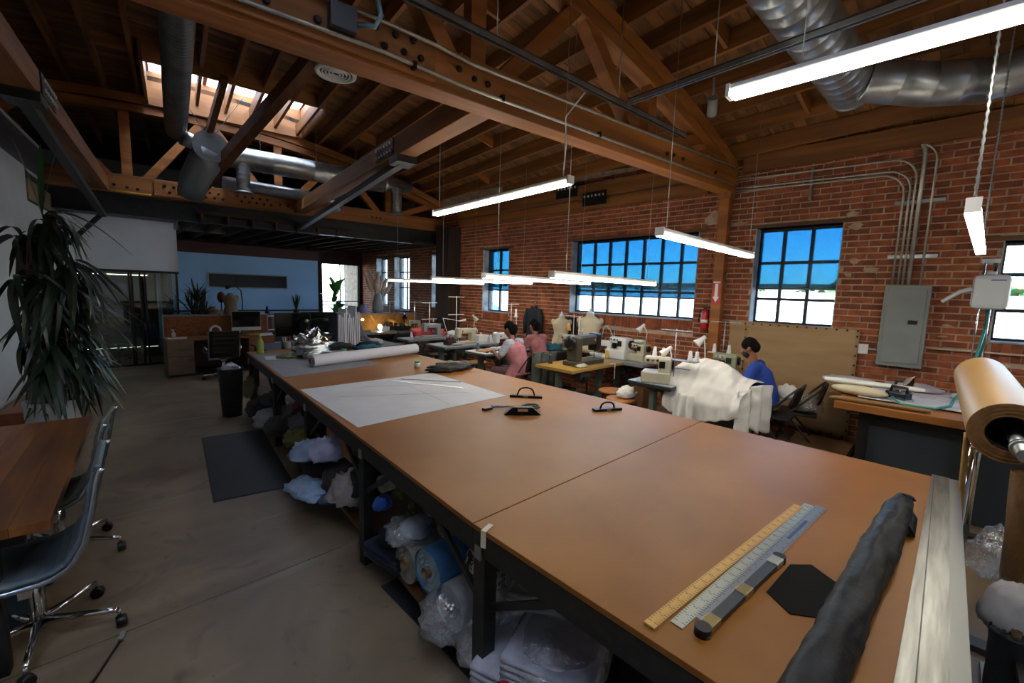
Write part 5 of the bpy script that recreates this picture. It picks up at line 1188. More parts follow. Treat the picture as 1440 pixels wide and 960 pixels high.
# office chair of leather slings on a star base
def sling_chair(c, rz, m, label, arms=False, backh=.95):
    e = empty('office_chair', c, rz, label=label, cat='chair')
    prof = [(.44, .44), (.40, .465), (.25, .455), (.05, .43), (-.08, .435), (-.16, .48), (-.21, .58), (-.245, .74), (-.27, .88), (-.29, backh)]
    def P(t):
        k = t * (len(prof) - 1); i = min(int(k), len(prof) - 2); f_ = k - i; return prof[i][0] * (1 - f_) + prof[i + 1][0] * f_, prof[i][1] * (1 - f_) + prof[i + 1][1] * f_
    def fn(a, b): 
        y, z = P(b); r = .006 * abs(sin(b * 46)); n_ = (0, 1) if b < .5 else (1, .2)
        return (-.23 + .46 * a, y + r * n_[0], z + r * n_[1] - .015 * (1 - (2 * a - 1) ** 2) * (b < .55))
    MB().grid(fn, 8, 96).build('sling', m, e, solid=.025)
    for s in (-1, 1):
        MB().tube([(s * .245, P(i / 24)[0], P(i / 24)[1]) for i in range(25)], .014, 8).build('side_rail', mat('polished alu', 'aab4bf', .2, metal=.95), e)
        if arms: MB().tube([(s * .25, .2, .45), (s * .29, .24, .55), (s * .29, .2, .64), (s * .29, -.08, .65), (s * .27, -.2, .6)], .013, 8).build('armrest', CHROME, e)
    MB().b2(-.24, .24, -.02, .02, .38, .42).b2(-.05, .05, -.1, .12, .37, .41).build('crossbar', CHROME, e)
    MB().tube([(0, 0, .1), (0, 0, .25), (0, 0, .39)], [.028, .028, .018], 12).build('column', CHROME, e)
    for i in range(5):
        t = 2 * pi * i / 5 - RAD(109); a, b = cos(t), sin(t)
        lg_ = MB().tube([(a * .02, b * .02, .12), (a * .28, b * .28, .1), (a * .32, b * .32, .095)], [.022, .014, .012], 8).build('base_arm', CHROME, e)
        MB().tube([(a * .32, b * .32, .1), (a * .32, b * .32, .06)], .009, 6).build('caster_stem', CHROME, lg_)
        mb = MB().lathe([(.028, -.022), (.032, -.015), (.032, .015), (.028, .022)], (0, 0, 0), 14, 'x'); o = mb.build('caster', BLACKPL, lg_, (a * .325, b * .325, .032), t + .5)
    return e
BRL = mat('brown leather', '241d18', .45, c2='1b1613', scale=(8, 8, 8)); GRL = mat('grey leather', '5c6870', .4, c2='515d66', scale=(8, 8, 8))
sling_chair((1.82, 9.78, 0), RAD(-4), BRL, 'brown leather office chair with chrome arms at the wooden desk', True)
sling_chair((-.27, 3.08, 0), RAD(86), GRL, 'grey leather office chair with chrome base at the near end of the walnut table', False, .94)
sling_chair((-.22, 3.98, 0), RAD(82), mat('olive grey leather', '5c5f56', .45), 'olive grey leather office chair at the far end of the walnut table', False, .94)
# second desk behind the cutting table
e = empty('desk', (3.2, 8.05, 0), label='dark desk crowded with monitors behind the cutting table', cat='desk')
MB().b2(-1.15, 1.1, -.75, .7, .75, .78).build('desktop', mat('grey desktop', '4a4c55', .5), e, bevel=.003)
for x in (-1.08, 1.03):
    for y in (-.68, .63): MB().b2(x - .025, x + .025, y - .025, y + .025, 0, .75).build('leg', BLACKM, e)
display((2.62, 8.25, .781), RAD(4), .62, .42, 'wide black monitor on a stand behind the foil bag', BLACKPL, 0, 'arm', z=.16)
display((3.12, 8.4, .781), RAD(-10), .6, .4, 'black monitor with arm beside the white pattern cards', BLACKPL, 0, 'arm', z=.18)
e = empty('arm_assembly', (-.25, -.38, 0)); e.parent = bpy.data.objects['monitor.002']; MB().tube([(0, 0, 0), (0, 0, .42)], .018, 8).build('pole', BLACKPL, e); MB().tube([(0, 0, .42), (.2, -.08, .48), (.42, .05, .44)], .022, 8).build('arm', BLACKPL, e); MB().ell((-.02, -.03, .44), (.035, .035, .035), 10, 8).build('joint', GALV, e); MB().b2(-.07, .07, -.05, .05, 0, .015).build('clamp', BLACKPL, e)
# white pattern cards standing in a rack
e = empty('pattern_rack', (3.28, 7.5, .781), RAD(6), label='rack of tall white pattern cards standing beside the monitors', cat='pattern cards')
rr = random.Random(11)
CARD = mat('white card', 'd0d0d8', .7)
MB().b2(-.27, .28, -.15, .15, 0, .02).build('tray', DKG, e); MB().b2(-.27, -.25, -.15, .15, 0, .62).build('end_plate', mat('dark end', '202028', .5), e)
for i in range(12):
    h_ = .5 + .12 * rr.random() + (.16 if i in (4, 9) else 0); x = -.23 + .035 * i
    MB().box((x, -.02 + .02 * rr.random(), .02 + h_ / 2), (.022, .26, h_), 0, 0, rr.uniform(-.04, .04)).build('card', CARD, e)
MB().grid(lambda a, b: (.17 + .02 * a + .26 * b ** 2.2, -.13 + .26 * a, .62 - .58 * b + .02 * nz(a * 3, b * 3)), 8, 14).build('sloping_card', CARD, e, solid=.003)
for k, (x, y, h_, c_) in enumerate([(2.28, 7.5, .16, '8a8f96'), (2.45, 7.62, .18, 'a98c98'), (2.32, 7.75, .13, '2f7a5a')]):
    e = empty('cup', (x, y, .781), label=['grey translucent cup on the dark desk', 'pinkish cup on the dark desk beside the grey cup', 'green cup on the dark desk'][k], cat='cup'); MB().lathe([(.05, 0), (.06, h_), (.055, h_), (.045, .01)], n=14).build('body', mat('cup ' + c_, c_, .25), e)
    for i in range(4): MB().tube([(.02 * cos(i * 2), .02 * sin(i * 2), .02), (.04 * cos(i * 2), .04 * sin(i * 2), h_ + .07)], .005, 6).build('pen', [BLACKPL, WHITEPL, GREYM, mat('pink pen', 'b0506a', .4)][i], e)
crumple('purple_cloth', (2.35, 7.42, .781), (.4, .2, .07), 103, cloth('4a2440'), 'purple cloth at the edge of the dark desk', 'cloth'); crumple('white_cloth', (3.85, 7.6, .781), (.34, .3, .16), 104, cloth('9aa0aa'), 'grey white cloth beside the pattern cards', 'cloth')
e = empty('desk_lamp', (3.9, 8.3, .781), label='small lamp with two warm glowing bulbs behind the pattern cards', cat='lamp'); MB().tube([(0, 0, 0), (0, 0, .5)], .01, 8).build('pole', BLACKM, e)
for s, z in ((-.06, .52), (.05, .42)): MB().ell((s, 0, z), (.028, .028, .02), 10, 8).build('bulb', mat('warm bulb', (1, .62, .25), .4, emit=9), e)
MB().lathe([(.07, 0), (.07, .015)], n=14).build('base', BLACKM, e)
# shelves, credenza, plants near the blue wall
e = empty('bookshelf', (3.35, 11.6, 0), label='pale bookshelf between the cork screen and the monitors', cat='shelf')
for z in (.05, .4, .75, 1.08): MB().b2(-.35, .35, -.15, .15, z, z + .025).build('shelf_board', PALEM, e)
for x in (-.35, .33): MB().b2(x, x + .02, -.15, .15, 0, 1.1).build('side', PALEM, e)
for k in range(9): 
    h_ = .2 + .05 * ((k * 7) % 3); bk_ = empty('book', (3.06 + .062 * k, 11.58, .776), label=['black', 'red', 'grey', 'blue', 'white', 'brown', 'green', 'tan', 'navy'][k] + ' book standing on the pale bookshelf', cat='book', group='books on the pale bookshelf'); MB().b2(-.025, .025, -.09, .09, 0, h_).build('cover', mat('spine%d' % k, ['1a1a1c', '6a2020', '6a6a70', '24406a', 'b5b5b5', '4a3020', '2c4a34', '8a7450', '1a2036'][k], .6), bk_)
e = empty('credenza', (3.7, 13.2, 0), label='long dark credenza along the blue wall', cat='cabinet'); MB().b2(-1.6, 1.2, -.22, .22, .0, 1.0).build('body', mat('dark cabinet', '1f2430', .5), e); MB().b2(-1.63, 1.23, -.25, .25, 1.0, 1.03).build('top', mat('dark cabinet top', '2a3142', .4), e)
for i in range(4): MB().b2(-1.58 + .7 * i, -.92 + .7 * i, -.235, -.22, .1, .98).build('door', mat('dark cabinet', '1f2430', .5), e)
LINEN = mat('tan linen form', '7d6650', .85, c2='6d5844', scale=(9, 9, 9))
dress_form((2.47, 12.2, 0), RAD(20), LINEN, 'tan dress form standing behind the cork screen', 1.62, .95, False)
dress_form((2.08, 12.1, 0), RAD(0), LINEN, 'low tan dress form with shoulders just above the cork screen', 1.3, 1.05, False)
e = tag(MB().ell((2.36, 12.62, 1.5), (.09, .09, .14), 12, 9).tube([(2.36, 12.62, 0), (2.36, 12.62, 1.4)], .012).build('wig_stand', mat('brown hair wig', '5a2c16', .8)), 'brown head stand behind the tan dress form', 'stand')
e = empty('floor_lamp', (2.74, 12.3, 0), label='black arched floor lamp beside the tan dress form', cat='lamp'); MB().tube([(0, 0, 0), (0, 0, 1.45), (-.02, 0, 1.68), (-.12, 0, 1.78), (-.25, 0, 1.77)], .014, 8).build('arc', BLACKM, e); MB().tube([(-.22, 0, 1.78), (-.34, 0, 1.74)], [.03, .045], 12).build('shade', BLACKM, e); MB().lathe([(.14, 0), (.14, .02), (.02, .03)], n=16).build('base', BLACKM, e)
# leaves
def leaf_mesh(L_, w_, droop, m, fold=.3, n=9, up=.5):
    mb = MB(); vs_ = []; fs = []
    for i in range(n + 1):
        t = i / n; x = L_ * (t - .12 * droop * t * t); z = L_ * (up * t - droop * t * t); ww = w_ * (4 * t * (1 - t)) ** .6 * (1 - .35 * t) * .5 + .002
        for s in (-1, 0, 1): vs_.append((x, s * ww, z + abs(s) * ww * fold))
    for i in range(n):
        for k in (0, 1): fs.append((i * 3 + k, i * 3 + k + 1, (i + 1) * 3 + k + 1, (i + 1) * 3 + k))
    mb.add(vs_, fs, True); me = mb.mesh('leaf'); me.materials.append(m); return me
LEAFD = mat('dark leaf', '16241a', .35, c2='223423', scale=(5, 5, 5), rand=.3, spec=.6); LEAFR = mat('rust leaf', '4a2a1c', .5, rand=.2); LEAFG = mat('fresh leaf', '2f5a2c', .4, rand=.2); BRIGHT = mat('bright leaf', '3f8a2c', .4, rand=.2)
POT = mat('white pot', 'b5b8bb', .4)
def rosette(e, c, meshes, n, rnd, el=(-.2, 1.2), sc_=(.7, 1.1), azr=(0, 2 * pi), wall=False):
    for i in range(n):
        me = rnd.choice(meshes); az_ = rnd.uniform(*azr)
        if wall and cos(az_) < -.55: az_ += pi
        inst('leaf', me, e, c + Vector((0, 0, rnd.uniform(-.12, .05))), (rnd.uniform(-.3, .3), -rnd.uniform(*el) + .2, az_), (rnd.uniform(*sc_),) * 3)
pl = empty('dracaena_plant', (-.30, 6.1, 0), label='tall drooping dracaena plant in a white pot beside the white wall', cat='plant')
MB().lathe([(.15, 0), (.19, .3), (.2, .62), (.205, .66), (.18, .66), (.17, .6)], n=22).build('pot', POT, pl); MB().lathe([(.175, .59), (.0, .6)], n=16).build('soil', mat('soil', '1d1510', .95), pl)
lm = [leaf_mesh(.46, .055, 1.35, LEAFD), leaf_mesh(.52, .06, 1.6, LEAFD), leaf_mesh(.4, .05, 1.1, LEAFD), leaf_mesh(.5, .058, 1.85, LEAFD)]; lr = [leaf_mesh(.36, .05, 1.4, LEAFR)]
rr = random.Random(21)
for k, (x, y, z) in enumerate([(0, 0, 1.45), (.08, -.1, 1.8), (-.1, .05, 2.2), (.06, .1, 2.42), (.18, .0, 1.95), (-.14, -.12, 1.8), (.06, -.08, 1.2), (.14, .12, 1.6), (-.02, -.12, 1.0), (.12, -.02, 1.08), (-.12, .0, 1.3)]):
    MB().tube([(x * .2, y * .2, .58), (x * .6, y * .6, z * .6), (x, y, z)], .014, 7).build('stem', mat('cane', '4a3c2c', .8), pl)
    rosette(pl, Vector((x, y, z)), lm * 6 + lr, 42, rr, (-.8, .8), (.65, 1.05), wall=True)
for az in (.2, 1.4, 2.9): inst('leaf', leaf_mesh(.34, .05, .3, LEAFG, up=2.2), pl, (.04, .1, 2.44), (0, -.25, az))
pl = empty('palm_plant', (1.72, 11.62, 0), label='spiky palm plant behind the cork screen', cat='plant'); MB().lathe([(.14, 0), (.17, .45), (.15, .45)], n=16).build('pot', POT, pl)
lp = [leaf_mesh(.5, .04, .25, LEAFD, up=.9), leaf_mesh(.42, .035, .5, LEAFD, up=.7)]
for k, (x, y, z) in enumerate([(0, 0, 1.45), (-.1, .05, 1.2), (.1, -.05, 1.15), (.02, 0, 1.0)]):
    MB().tube([(x * .3, y * .3, .42), (x, y, z)], .014, 7).build('stem', mat('cane', '4a3c2c', .8), pl); rosette(pl, Vector((x, y, z)), lp, 26, rr, (-.1, 1.2))
pl = empty('snake_plant', (4.25, 13.1, 1.031), label='small snake plant on the credenza', cat='plant'); MB().lathe([(.07, 0), (.09, .14), (.08, .14)], n=14).build('pot', BLACKPL, pl)
for i in range(8): inst('leaf', leaf_mesh(.55, .06, .0, LEAFD, up=6), pl, (0, 0, .1), (rr.uniform(-.15, .15), rr.uniform(-.15, .15), rr.uniform(0, 6.2)), (.15 + .75 * .9,) * 3 if False else (.13, 1, .13 + .02 * rr.random()))
tag(MB().ell((3.5, 13.1, 1.1), (.06, .06, .07), 12, 8).lathe([(.04, 1.16), (.02, 1.26)], (3.5, 13.1, 0), 10).build('ornament', BLACKPL), 'small black ornament on the credenza', 'ornament')
pl = empty('broadleaf_plant', (5.5, 13.35, 0), label='bright green broad leaf plant by the far window', cat='plant'); MB().lathe([(.18, 0), (.22, .5), (.2, .5)], n=18).build('pot', POT, pl)
lb = [leaf_mesh(.5, .26, .3, BRIGHT, .15, up=.9), leaf_mesh(.42, .22, .6, LEAFG, .15, up=.7)]
for k, (x, y, z) in enumerate([(0, 0, 1.7), (-.08, 0, 1.35), (.1, .05, 1.15), (.0, .0, .9)]): 
    MB().tube([(0, 0, .48), (x, y, z)], .012, 7).build('stem', LEAFG, pl); rosette(pl, Vector((x, y, z)), lb, 7, rr, (.0, 1.1))
# far work table with the golden cork behind
sewing_table(4.42, 6.35, 9.58, 10.18, GREYT2, GREYT2, 'far work table in front of the golden cork screen', motor=False)
e = empty('led_lamp', (5.28, 9.98, ZS), label='small bright lamp on the far work table', cat='lamp'); MB().b2(-.06, .16, -.06, .06, 0, .1).build('box', PALEM, e); MB().ell((-.09, -.02, .1), (.05, .05, .07), 12, 8).build('bulb', mat('bright bulb', (1, .97, .9), .4, emit=10), e)
for k in range(4): jar((5.42 + .14 * k, 10.08 - .02 * (k % 2), ZS + (.0 if k else .0)), .045, .2 - .02 * (k > 1), '15151a', ['dark lidded jar nearest the bright lamp', 'dark lidded jar second from the bright lamp', 'dark lidded jar third from the bright lamp', 'dark lidded jar beside the black cloth'][k], '2a2226')
crumple('black_cloth', (5.78, 9.85, ZS), (.42, .26, .16), 107, cloth('101013'), 'black cloth heap on the far work table', 'cloth', amp=.5)
machine((6.15, 9.92, ZS), 0, CREAM, 'cream sewing machine at the end of the far work table', .8)
task_lamp([(5.95, 10.12, ZS), (6.0, 10.12, 1.15), (5.97, 10.1, 1.22)], (5.96, 10.05, 1.06), 'black task lamp in front of the golden cork', BLACKM, .06)
# sideboard with vase of pampas
e = empty('sideboard', (5.75, 10.75, 0), label='sideboard behind the golden cork screen', cat='cabinet'); MB().b2(-.95, .85, -.2, .2, 0, 1.12).build('body', mat('dark sideboard', '1b1c22', .6), e); MB().b2(-.97, .87, -.22, .22, 1.12, 1.15).build('top', mat('dark sideboard top', '26272d', .5), e)
e = empty('pampas_vase', (5.52, 10.7, 1.151), label='tall grey vase of pale pampas plumes', cat='vase'); MB().lathe([(.1, 0), (.15, .12), (.14, .3), (.09, .48), (.075, .56), (.085, .58), (.06, .56)], n=20).build('vase', mat('grey ceramic', '8a8f94', .5), e)
for i, (dx, dy, h_, ln) in enumerate([(-.32, 0, .98, .34), (-.2, .05, 1.05, .36), (-.02, -.05, 1.08, .36), (.1, 0, .98, .34), (.26, .04, .92, .3), (.04, .1, 1.0, .3), (-.1, -.1, .9, .3), (.36, -.03, .8, .26)]):
    st = MB().tube([(0, 0, .5), (dx * .5, dy * .5, .5 + (h_ - .5) * .5), (dx, dy, h_)], .004, 5).build('stem', mat('straw', 'a58c6a', .8), e)
    d_ = Vector((dx, dy, h_)) - Vector((dx * .45, dy * .45, h_ * .62)); p0 = Vector((dx * .45, dy * .45, h_ * .6))
    mb = MB().tube([p0 + d_ * (k / 8) * 1.15 for k in range(9)], [.012 + .045 * sin(pi * (k + .4) / 8.8) for k in range(9)], 9); mb.v = [tuple(Vector(v) + Vector((nz(v[0] * 60, v[1] * 60, v[2] * 60), nz(v[1] * 50, v[2] * 60), nz(v[2] * 70, v[0] * 40))) * .014) for v in mb.v]
    mb.build('plume', mat('pampas plume', 'b59a88', .9, c2='c9b5aa', scale=(20, 20, 20)), st)
crumple('gift_bag', (5.12, 10.7, 1.151), (.22, .2, .38), 109, mat('blue pink wrap', '5a7ab0', .4, c2='a07a98', scale=(5, 5, 5)), 'blue and pink wrapped bundle beside the pampas vase', 'bag', amp=.25)
crumple('black_bag', (4.9, 10.68, 1.151), (.2, .18, .3), 110, cloth('0e1014'), 'black bag beside the blue and pink bundle', 'bag')
crumple('grey_cloth', (6.4, 10.7, 1.151), (.3, .25, .12), 111, cloth('30343c'), 'dark grey cloth at the end of the sideboard', 'cloth')
for k, (x, y) in enumerate(((5.8, 10.58), (6.2, 9.98))): thread_stand((x, y, (1.151, ZS)[k]), 0, ['white thread stand beside the pampas vase', 'white thread stand at the end of the far table'][k], (.35, .75)[k], (.97,), False, WHITEPL)

# ================================================================ left side: walnut table, benches
t = empty('walnut_table', (-.62, 3.86, 0), RAD(-4.5), label='walnut plank table in the left aisle', cat='table')
for i in range(8):
    x0 = -.52 + .13 * i
    if i < 2: continue
    MB().b2(x0 + .001, x0 + .129, -1.01, 1.0, .695, .74).build('plank', WALN, t, bevel=.0015)
for x in (-.2, .30):
    for y in (-.9, .86): MB().b2(x - .035, x + .035, y - .035, y + .035, 0, .695).build('leg', BLACKM, t)
MB().b2(-.2, .42, -.92, -.88, .62, .69).b2(-.2, .42, .84, .88, .62, .69).build('apron', BLACKM, t)
def bench(v0, v1, u0, u1, label):
    e = empty('bench', RO, PHI, label=label, cat='bench')
    OW = mat('orange ply bench', '8a5028', .5, c2='74401e', scale=(6, 1, 6))
    MB().b2(-u1, -u0, v0, v1, .41, .45).build('seat', OW, e, bevel=.002)
    for v in (v0, v1 - .04): MB().b2(-u1, -u0, v, v + .04, 0, .41).build('side_panel', OW, e)
bench(5.3, 6.75, 7.6, 7.93, 'orange plywood bench beside the glass meeting room'); bench(3.35, 4.35, 7.5, 7.9, 'orange plywood bench behind the walnut table')
e = empty('white_planter', RO, PHI, label='low white planter box between the two plywood benches', cat='planter'); MB().b2(-7.93, -7.56, 4.45, 5.15, 0, .5).build('box', POT, e, bevel=.03); MB().b2(-7.9, -7.6, 4.5, 5.1, .495, .505).build('soil', mat('soil', '1d1510', .95), e)
for i in range(26): inst('leaf', lm[i % 4], e, (-7.74 + rr.uniform(-.1, .1), 4.8 + rr.uniform(-.25, .25), .5), (rr.uniform(-.3, .3), -rr.uniform(0, 1), rr.uniform(-1.2, 1.2)), (.7,) * 3)
e = empty('power_cable', (.0, 2.5, 0), label='black power cable with grey plug on the concrete floor', cat='cable'); MB().tube([(-.4, -.3, .006), (-.22, -.15, .006), (-.08, .1, .006), (.02, .32, .008)], .006, 6).build('cable', BLACKPL, e); MB().beam((.02, .31, .012), (.035, .37, .012), .022, .018).build('plug', GREYM, e)
e = empty('tote_bag', (-.36, 3.3, 0), .2, label='blue grey tote bag standing under the office chair', cat='bag'); MB().b2(-.1, .1, -.06, .06, 0, .36).build('body', cloth('2c4258'), e, bevel=.02); MB().tube([(-.05, 0, .35), (-.05, 0, .42), (.05, 0, .42), (.05, 0, .35)], .008, 6).build('handle', cloth('2c4258'), e)
# inside the glass meeting room
e = empty('meeting_table', (.35, 14.2, 0), label='dark table inside the glass meeting room', cat='table'); MB().b2(-.9, .7, -.5, .5, .71, .75).build('tabletop', mat('dim wood', '4a3a2c', .5), e)
for x in (-.8, .6): MB().b2(x - .03, x + .03, -.4, .4, 0, .71).build('leg', BLACKM, e)
for k, (x, y, rz) in enumerate([(-.3, 13.2, 0), (.45, 13.2, .3), (.55, 15.35, 2.9)]): sling_chair((x, y, 0), rz, mat('black leather chair', '121315', .4), ['black chair inside the glass room beneath the strip lamp', 'black chair inside the glass room behind the door', 'black chair at the end of the dim meeting table'][k], False, .85)
e = empty('whiteboard', (-.3, 15.85, 1.1), label='grey board and shelf on the back wall of the meeting room', cat='board'); MB().b2(-.6, .3, 0, .03, 0, .7).build('board', mat('board grey', '7a6a5a', .6), e); MB().b2(.4, 1.0, -.1, .03, -.1, -.06).build('shelf', DIM, e)
crumple('blue_jacket', (1.0, 12.9, .5), (.3, .3, .5), 113, cloth('22405e'), 'blue jacket inside the glass room near the door', 'jacket')

# ================================================================ pressing table, kraft roll, rolls by the table end
PW = mat('pressing table wood', '9a642f', .5, c2='86521f', scale=(9, 1, 9))
e = empty('pressing_table', (5.85, -.3, 0), label='pressing table with thick wooden top on a slate base', cat='table')
MB().prism([(-.75, .99), (.82, .99), (.82, -1.2), (-.75, -1.2)], .83, .9).build('tabletop', PW, e, bevel=.004); MB().b2(-.6, .75, -1.1, .74, 0, .83).build('base', SLATE, e); MB().b2(-.68, -.6, -1.1, .8, .76, .83).build('rail', BLACKM, e)
MB().b2(-.66, -.58, .72, .8, 0, .76).build('leg', BLACKM, e)
WCL = cloth('c4c5cf')
e = empty('press_cloth', (5.85, .15, .901), label='white pressing cloth covering the wooden pressing table', cat='cloth'); MB().grid(lambda a, b: (-.42 + 1.1 * a + .02 * nz(a * 4, b * 4), -1.1 + 1.5 * b, .008 + .012 * (1 + nz(a * 5, b * 5, 2))), 24, 24).build('cloth', WCL, e, solid=.005)
e = empty('sleeve_board', (5.62, .5, .901), RAD(96), label='long white padded sleeve board on the pressing table', cat='ironing board')
MB().tube([(-.42, 0, .13), (-.36, 0, .13), (.2, 0, .13), (.36, 0, .13)], [.03, .045, .06, .04], 14, flat=.5).build('padded_top', WHITEPL, e)
MB().b2(-.3, .3, -.03, .03, .0, .02).build('foot', PW, e); MB().b2(-.03, .03, -.03, .03, .02, .11).build('post', mat('brass band', '8a7a4a', .4, metal=.5), e)
e = empty('wood_stick', (5.17, .38, .901), RAD(92), label='rounded wooden clapper along the front of the pressing table', cat='stick'); MB().tube([(-.36, 0, .022), (-.32, 0, .022), (.3, 0, .022), (.36, 0, .018)], [.012, .022, .022, .012], 10).build('stick', mat('clapper wood', '7d5c34', .5), e)
e = empty('tailor_ham', (5.55, .56, .91), RAD(80), label='cream oval pressing ham under the sleeve board', cat='cushion'); MB().ell((0, 0, .05), (.24, .1, .05), 18, 10).build('cushion', FORM, e)
e = empty('steam_iron', (5.55, .26, .92), RAD(60), label='black and chrome steam iron on the pressing table', cat='iron')
MB().prism([(-.1, -.06), (.06, -.06), (.14, 0), (.06, .06), (-.1, .06)], 0, .025).build('sole', CHROME, e); MB().prism([(-.09, -.05), (.05, -.05), (.12, 0), (.05, .05), (-.09, .05)], .025, .08).build('body', mat('black blue body', '141c2a', .3), e, bevel=.01); MB().tube([(-.07, 0, .08), (-.07, 0, .13), (.06, 0, .13), (.07, 0, .08)], .014, 8).build('handle', BLACKPL, e)
e = empty('steam_iron', (5.98, .22, .92), RAD(80), label='upright chrome iron standing on its heel', cat='iron'); MB().add([(-.05, -.05, 0), (.05, -.05, 0), (.05, .05, 0), (-.05, .05, 0), (-.05, 0, .2), (.02, 0, .16)], [(3, 2, 1, 0), (0, 1, 5, 4), (2, 3, 4, 5), (1, 2, 5), (3, 0, 4)]).build('sole', CHROME, e); MB().tube([(.06, 0, .02), (.1, 0, .05), (.09, 0, .12), (.04, 0, .13)], .014, 8).build('handle', BLACKPL, e)
TEAL = mat('teal hose', '2f8a86', .4)
tag(MB().tube([(5.5, .3, .95), (5.3, .22, .93), (5.32, .0, .93), (5.6, -.1, .93), (5.9, -.12, .94), (6.0, -.2, 1.1), (6.2, -.24, 1.4), (6.35, -.27, 1.62)], .012, 8).build('iron_hose', TEAL), 'teal hose looping from the steam iron across the pressing table', 'hose')
tag(MB().tube([(6.34, -.22, 1.02), (6.36, -.25, 1.3), (6.4, -.28, 1.5), (6.42, -.27, 1.9)], .014, 8).build('iron_hose', mat('dark teal hose', '1c5a58', .4)), 'dark teal hose hanging below the white steam tank', 'hose')
for k, (x, y, s, c_) in enumerate([(6.3, .75, (.5, .5, .08), 'c2c3cc'), (6.35, .2, (.4, .5, .1), 'a9a0a8'), (6.2, -.35, (.5, .5, .07), 'c4c5cf')]): crumple('white_cloth', (x, y, .925), s, 120 + k, cloth(c_), ['folded white cloth under the kraft sheet on the pressing table', 'pale mauve cloth at the back of the pressing table', 'white cloth at the back of the pressing table by the tank'][k], 'cloth', amp=.2)
tag(MB().tube([(6.0, -.3, 1.02), (6.45, -.9, 1.02), (6.6, -1.3, 1.02)], [.05, .065, .065], 14).build('padded_roll', WHITEPL), 'white padded roll lying at the back of the pressing table', 'roll')
# pole with steam tank
e = empty('tank_pole', (6.45, -.28, .9), label='steel pole carrying the white steam tank beside the window', cat='pole'); MB().tube([(0, 0, 0), (0, 0, 1.42)], .016, 10).build('pole', CHROME, e); MB().tube([(0, .07, .1), (0, .07, 1.38)], .007, 8).build('rod', CHROME, e); MB().b2(-.02, .02, -.03, .1, 1.38, 1.42).build('top_bracket', GALV, e); MB().lathe([(.08, 0), (.08, .015)], n=14).build('foot', DKG, e)
e = empty('steam_tank', (6.36, -.26, 1.82), label='white plastic steam tank with spout hanging on the steel pole', cat='tank'); TANK = mat('milky plastic', 'b9c0c4', .35)
MB().b2(-.06, .05, -.14, .12, 0, .34).build('tank', TANK, e, bevel=.045); MB().tube([(-.02, .12, .2), (-.03, .2, .17), (-.04, .28, .1), (-.04, .32, .06)], [.022, .02, .02, .016], 8).build('spout', TANK, e); MB().lathe([(.035, .34), (.035, .37)], n=12).build('lid', TANK, e); MB().b2(-.062, -.06, -.1, .0, .28, .29).build('level_mark', mat('blue mark', '2c3c8a', .5), e)
# kraft paper roll on its stand
e = empty('kraft_roll', (4.0, -.248, 1.275), RAD(1.4), label='big roll of brown kraft paper on a steel tube', cat='paper roll')
e.rotation_euler = (0, RAD(-2.2), RAD(1.4))
KR = mat('kraft roll paper', 'a8844e', .45, c2='a07a44', scale=(1, 6, 6))
MB().tube([(-.86, 0, 0), (.9, 0, 0)], .148, 40, cap=False).build('paper', KR, e)
for i in range(5):
    MB().lathe([(.135 - .011 * i, -.86 + .003 * (i % 2)), (.126 - .011 * i, -.86 + .006 * ((i + 1) % 2))], n=36, axis='x').build('layer_edge', mat('kraft edge %d' % (i % 2), ('8a6230', '6d4a22')[i % 2], .6), e) if False else None
mb = MB()
for i in range(7):
    r0, r1 = .148 - .009 * i, .148 - .009 * (i + 1); x = -.86 + .006 * (i % 2) - .004
    for k in range(36):
        a, b = 2 * pi * k / 36, 2 * pi * (k + 1) / 36; mb.add([(x, r0 * cos(a), r0 * sin(a)), (x, r0 * cos(b), r0 * sin(b)), (x, r1 * cos(b), r1 * sin(b)), (x, r1 * cos(a), r1 * sin(a))], [(0, 1, 2, 3)])
mb.build('layer_edge', mat('kraft edge', '7a5428', .6, c2='8f6836', scale=(30, 30, 30)), e); MB().tube([(-.86, 0, 0), (.9, 0, 0)], .08, 30, cap=False).build('core', mat('core dark', '1a130d', .9), e); MB().lathe([(.147, .9), (.08, .902)], n=30, axis='x').build('end_face', KR, e)
e = empty('roll_stand', (3.6, -.28, 0), label='steel stand holding the kraft paper roll', cat='stand'); MB().tube([(-.75, -.02, 1.21), (1.35, 0, 1.21)], .03, 16).build('axle', GALV, e); MB().lathe([(.042, -.62), (.042, -.58)], (0, -.02, 1.21), 16, 'x').build('collar', GALV, e)
MB().tube([(-.25, .12, 0), (-.25, .12, 1.1)], .018, 12).build('post', CHROME, e); MB().tube([(-.25, .12, 1.1), (-.25, -.02, 1.16)], .018, 12).build('bracket', CHROME, e); MB().tube([(1.34, 0, .0), (1.34, 0, 1.2)], .018, 12).build('post', CHROME, e); MB().b2(-.3, -.2, -.3, .3, 0, .03).build('foot', DKG, e); MB().b2(1.3, 1.38, -.3, .3, 0, .03).build('foot', DKG, e); MB().tube([(-.25, .1, .1), (1.34, .0, .1)], .014, 8).build('tie_rod', DKG, e)
tag(MB().grid(lambda a, b: (3.16 + .05 * a + .1 * b, -.13 + .012 * sin(a * 9) - .02 * b, 1.2 - .5 * b), 6, 12).build('kraft_tail', KR, solid=.002), 'loose tail of kraft paper hanging from the big roll', 'paper')
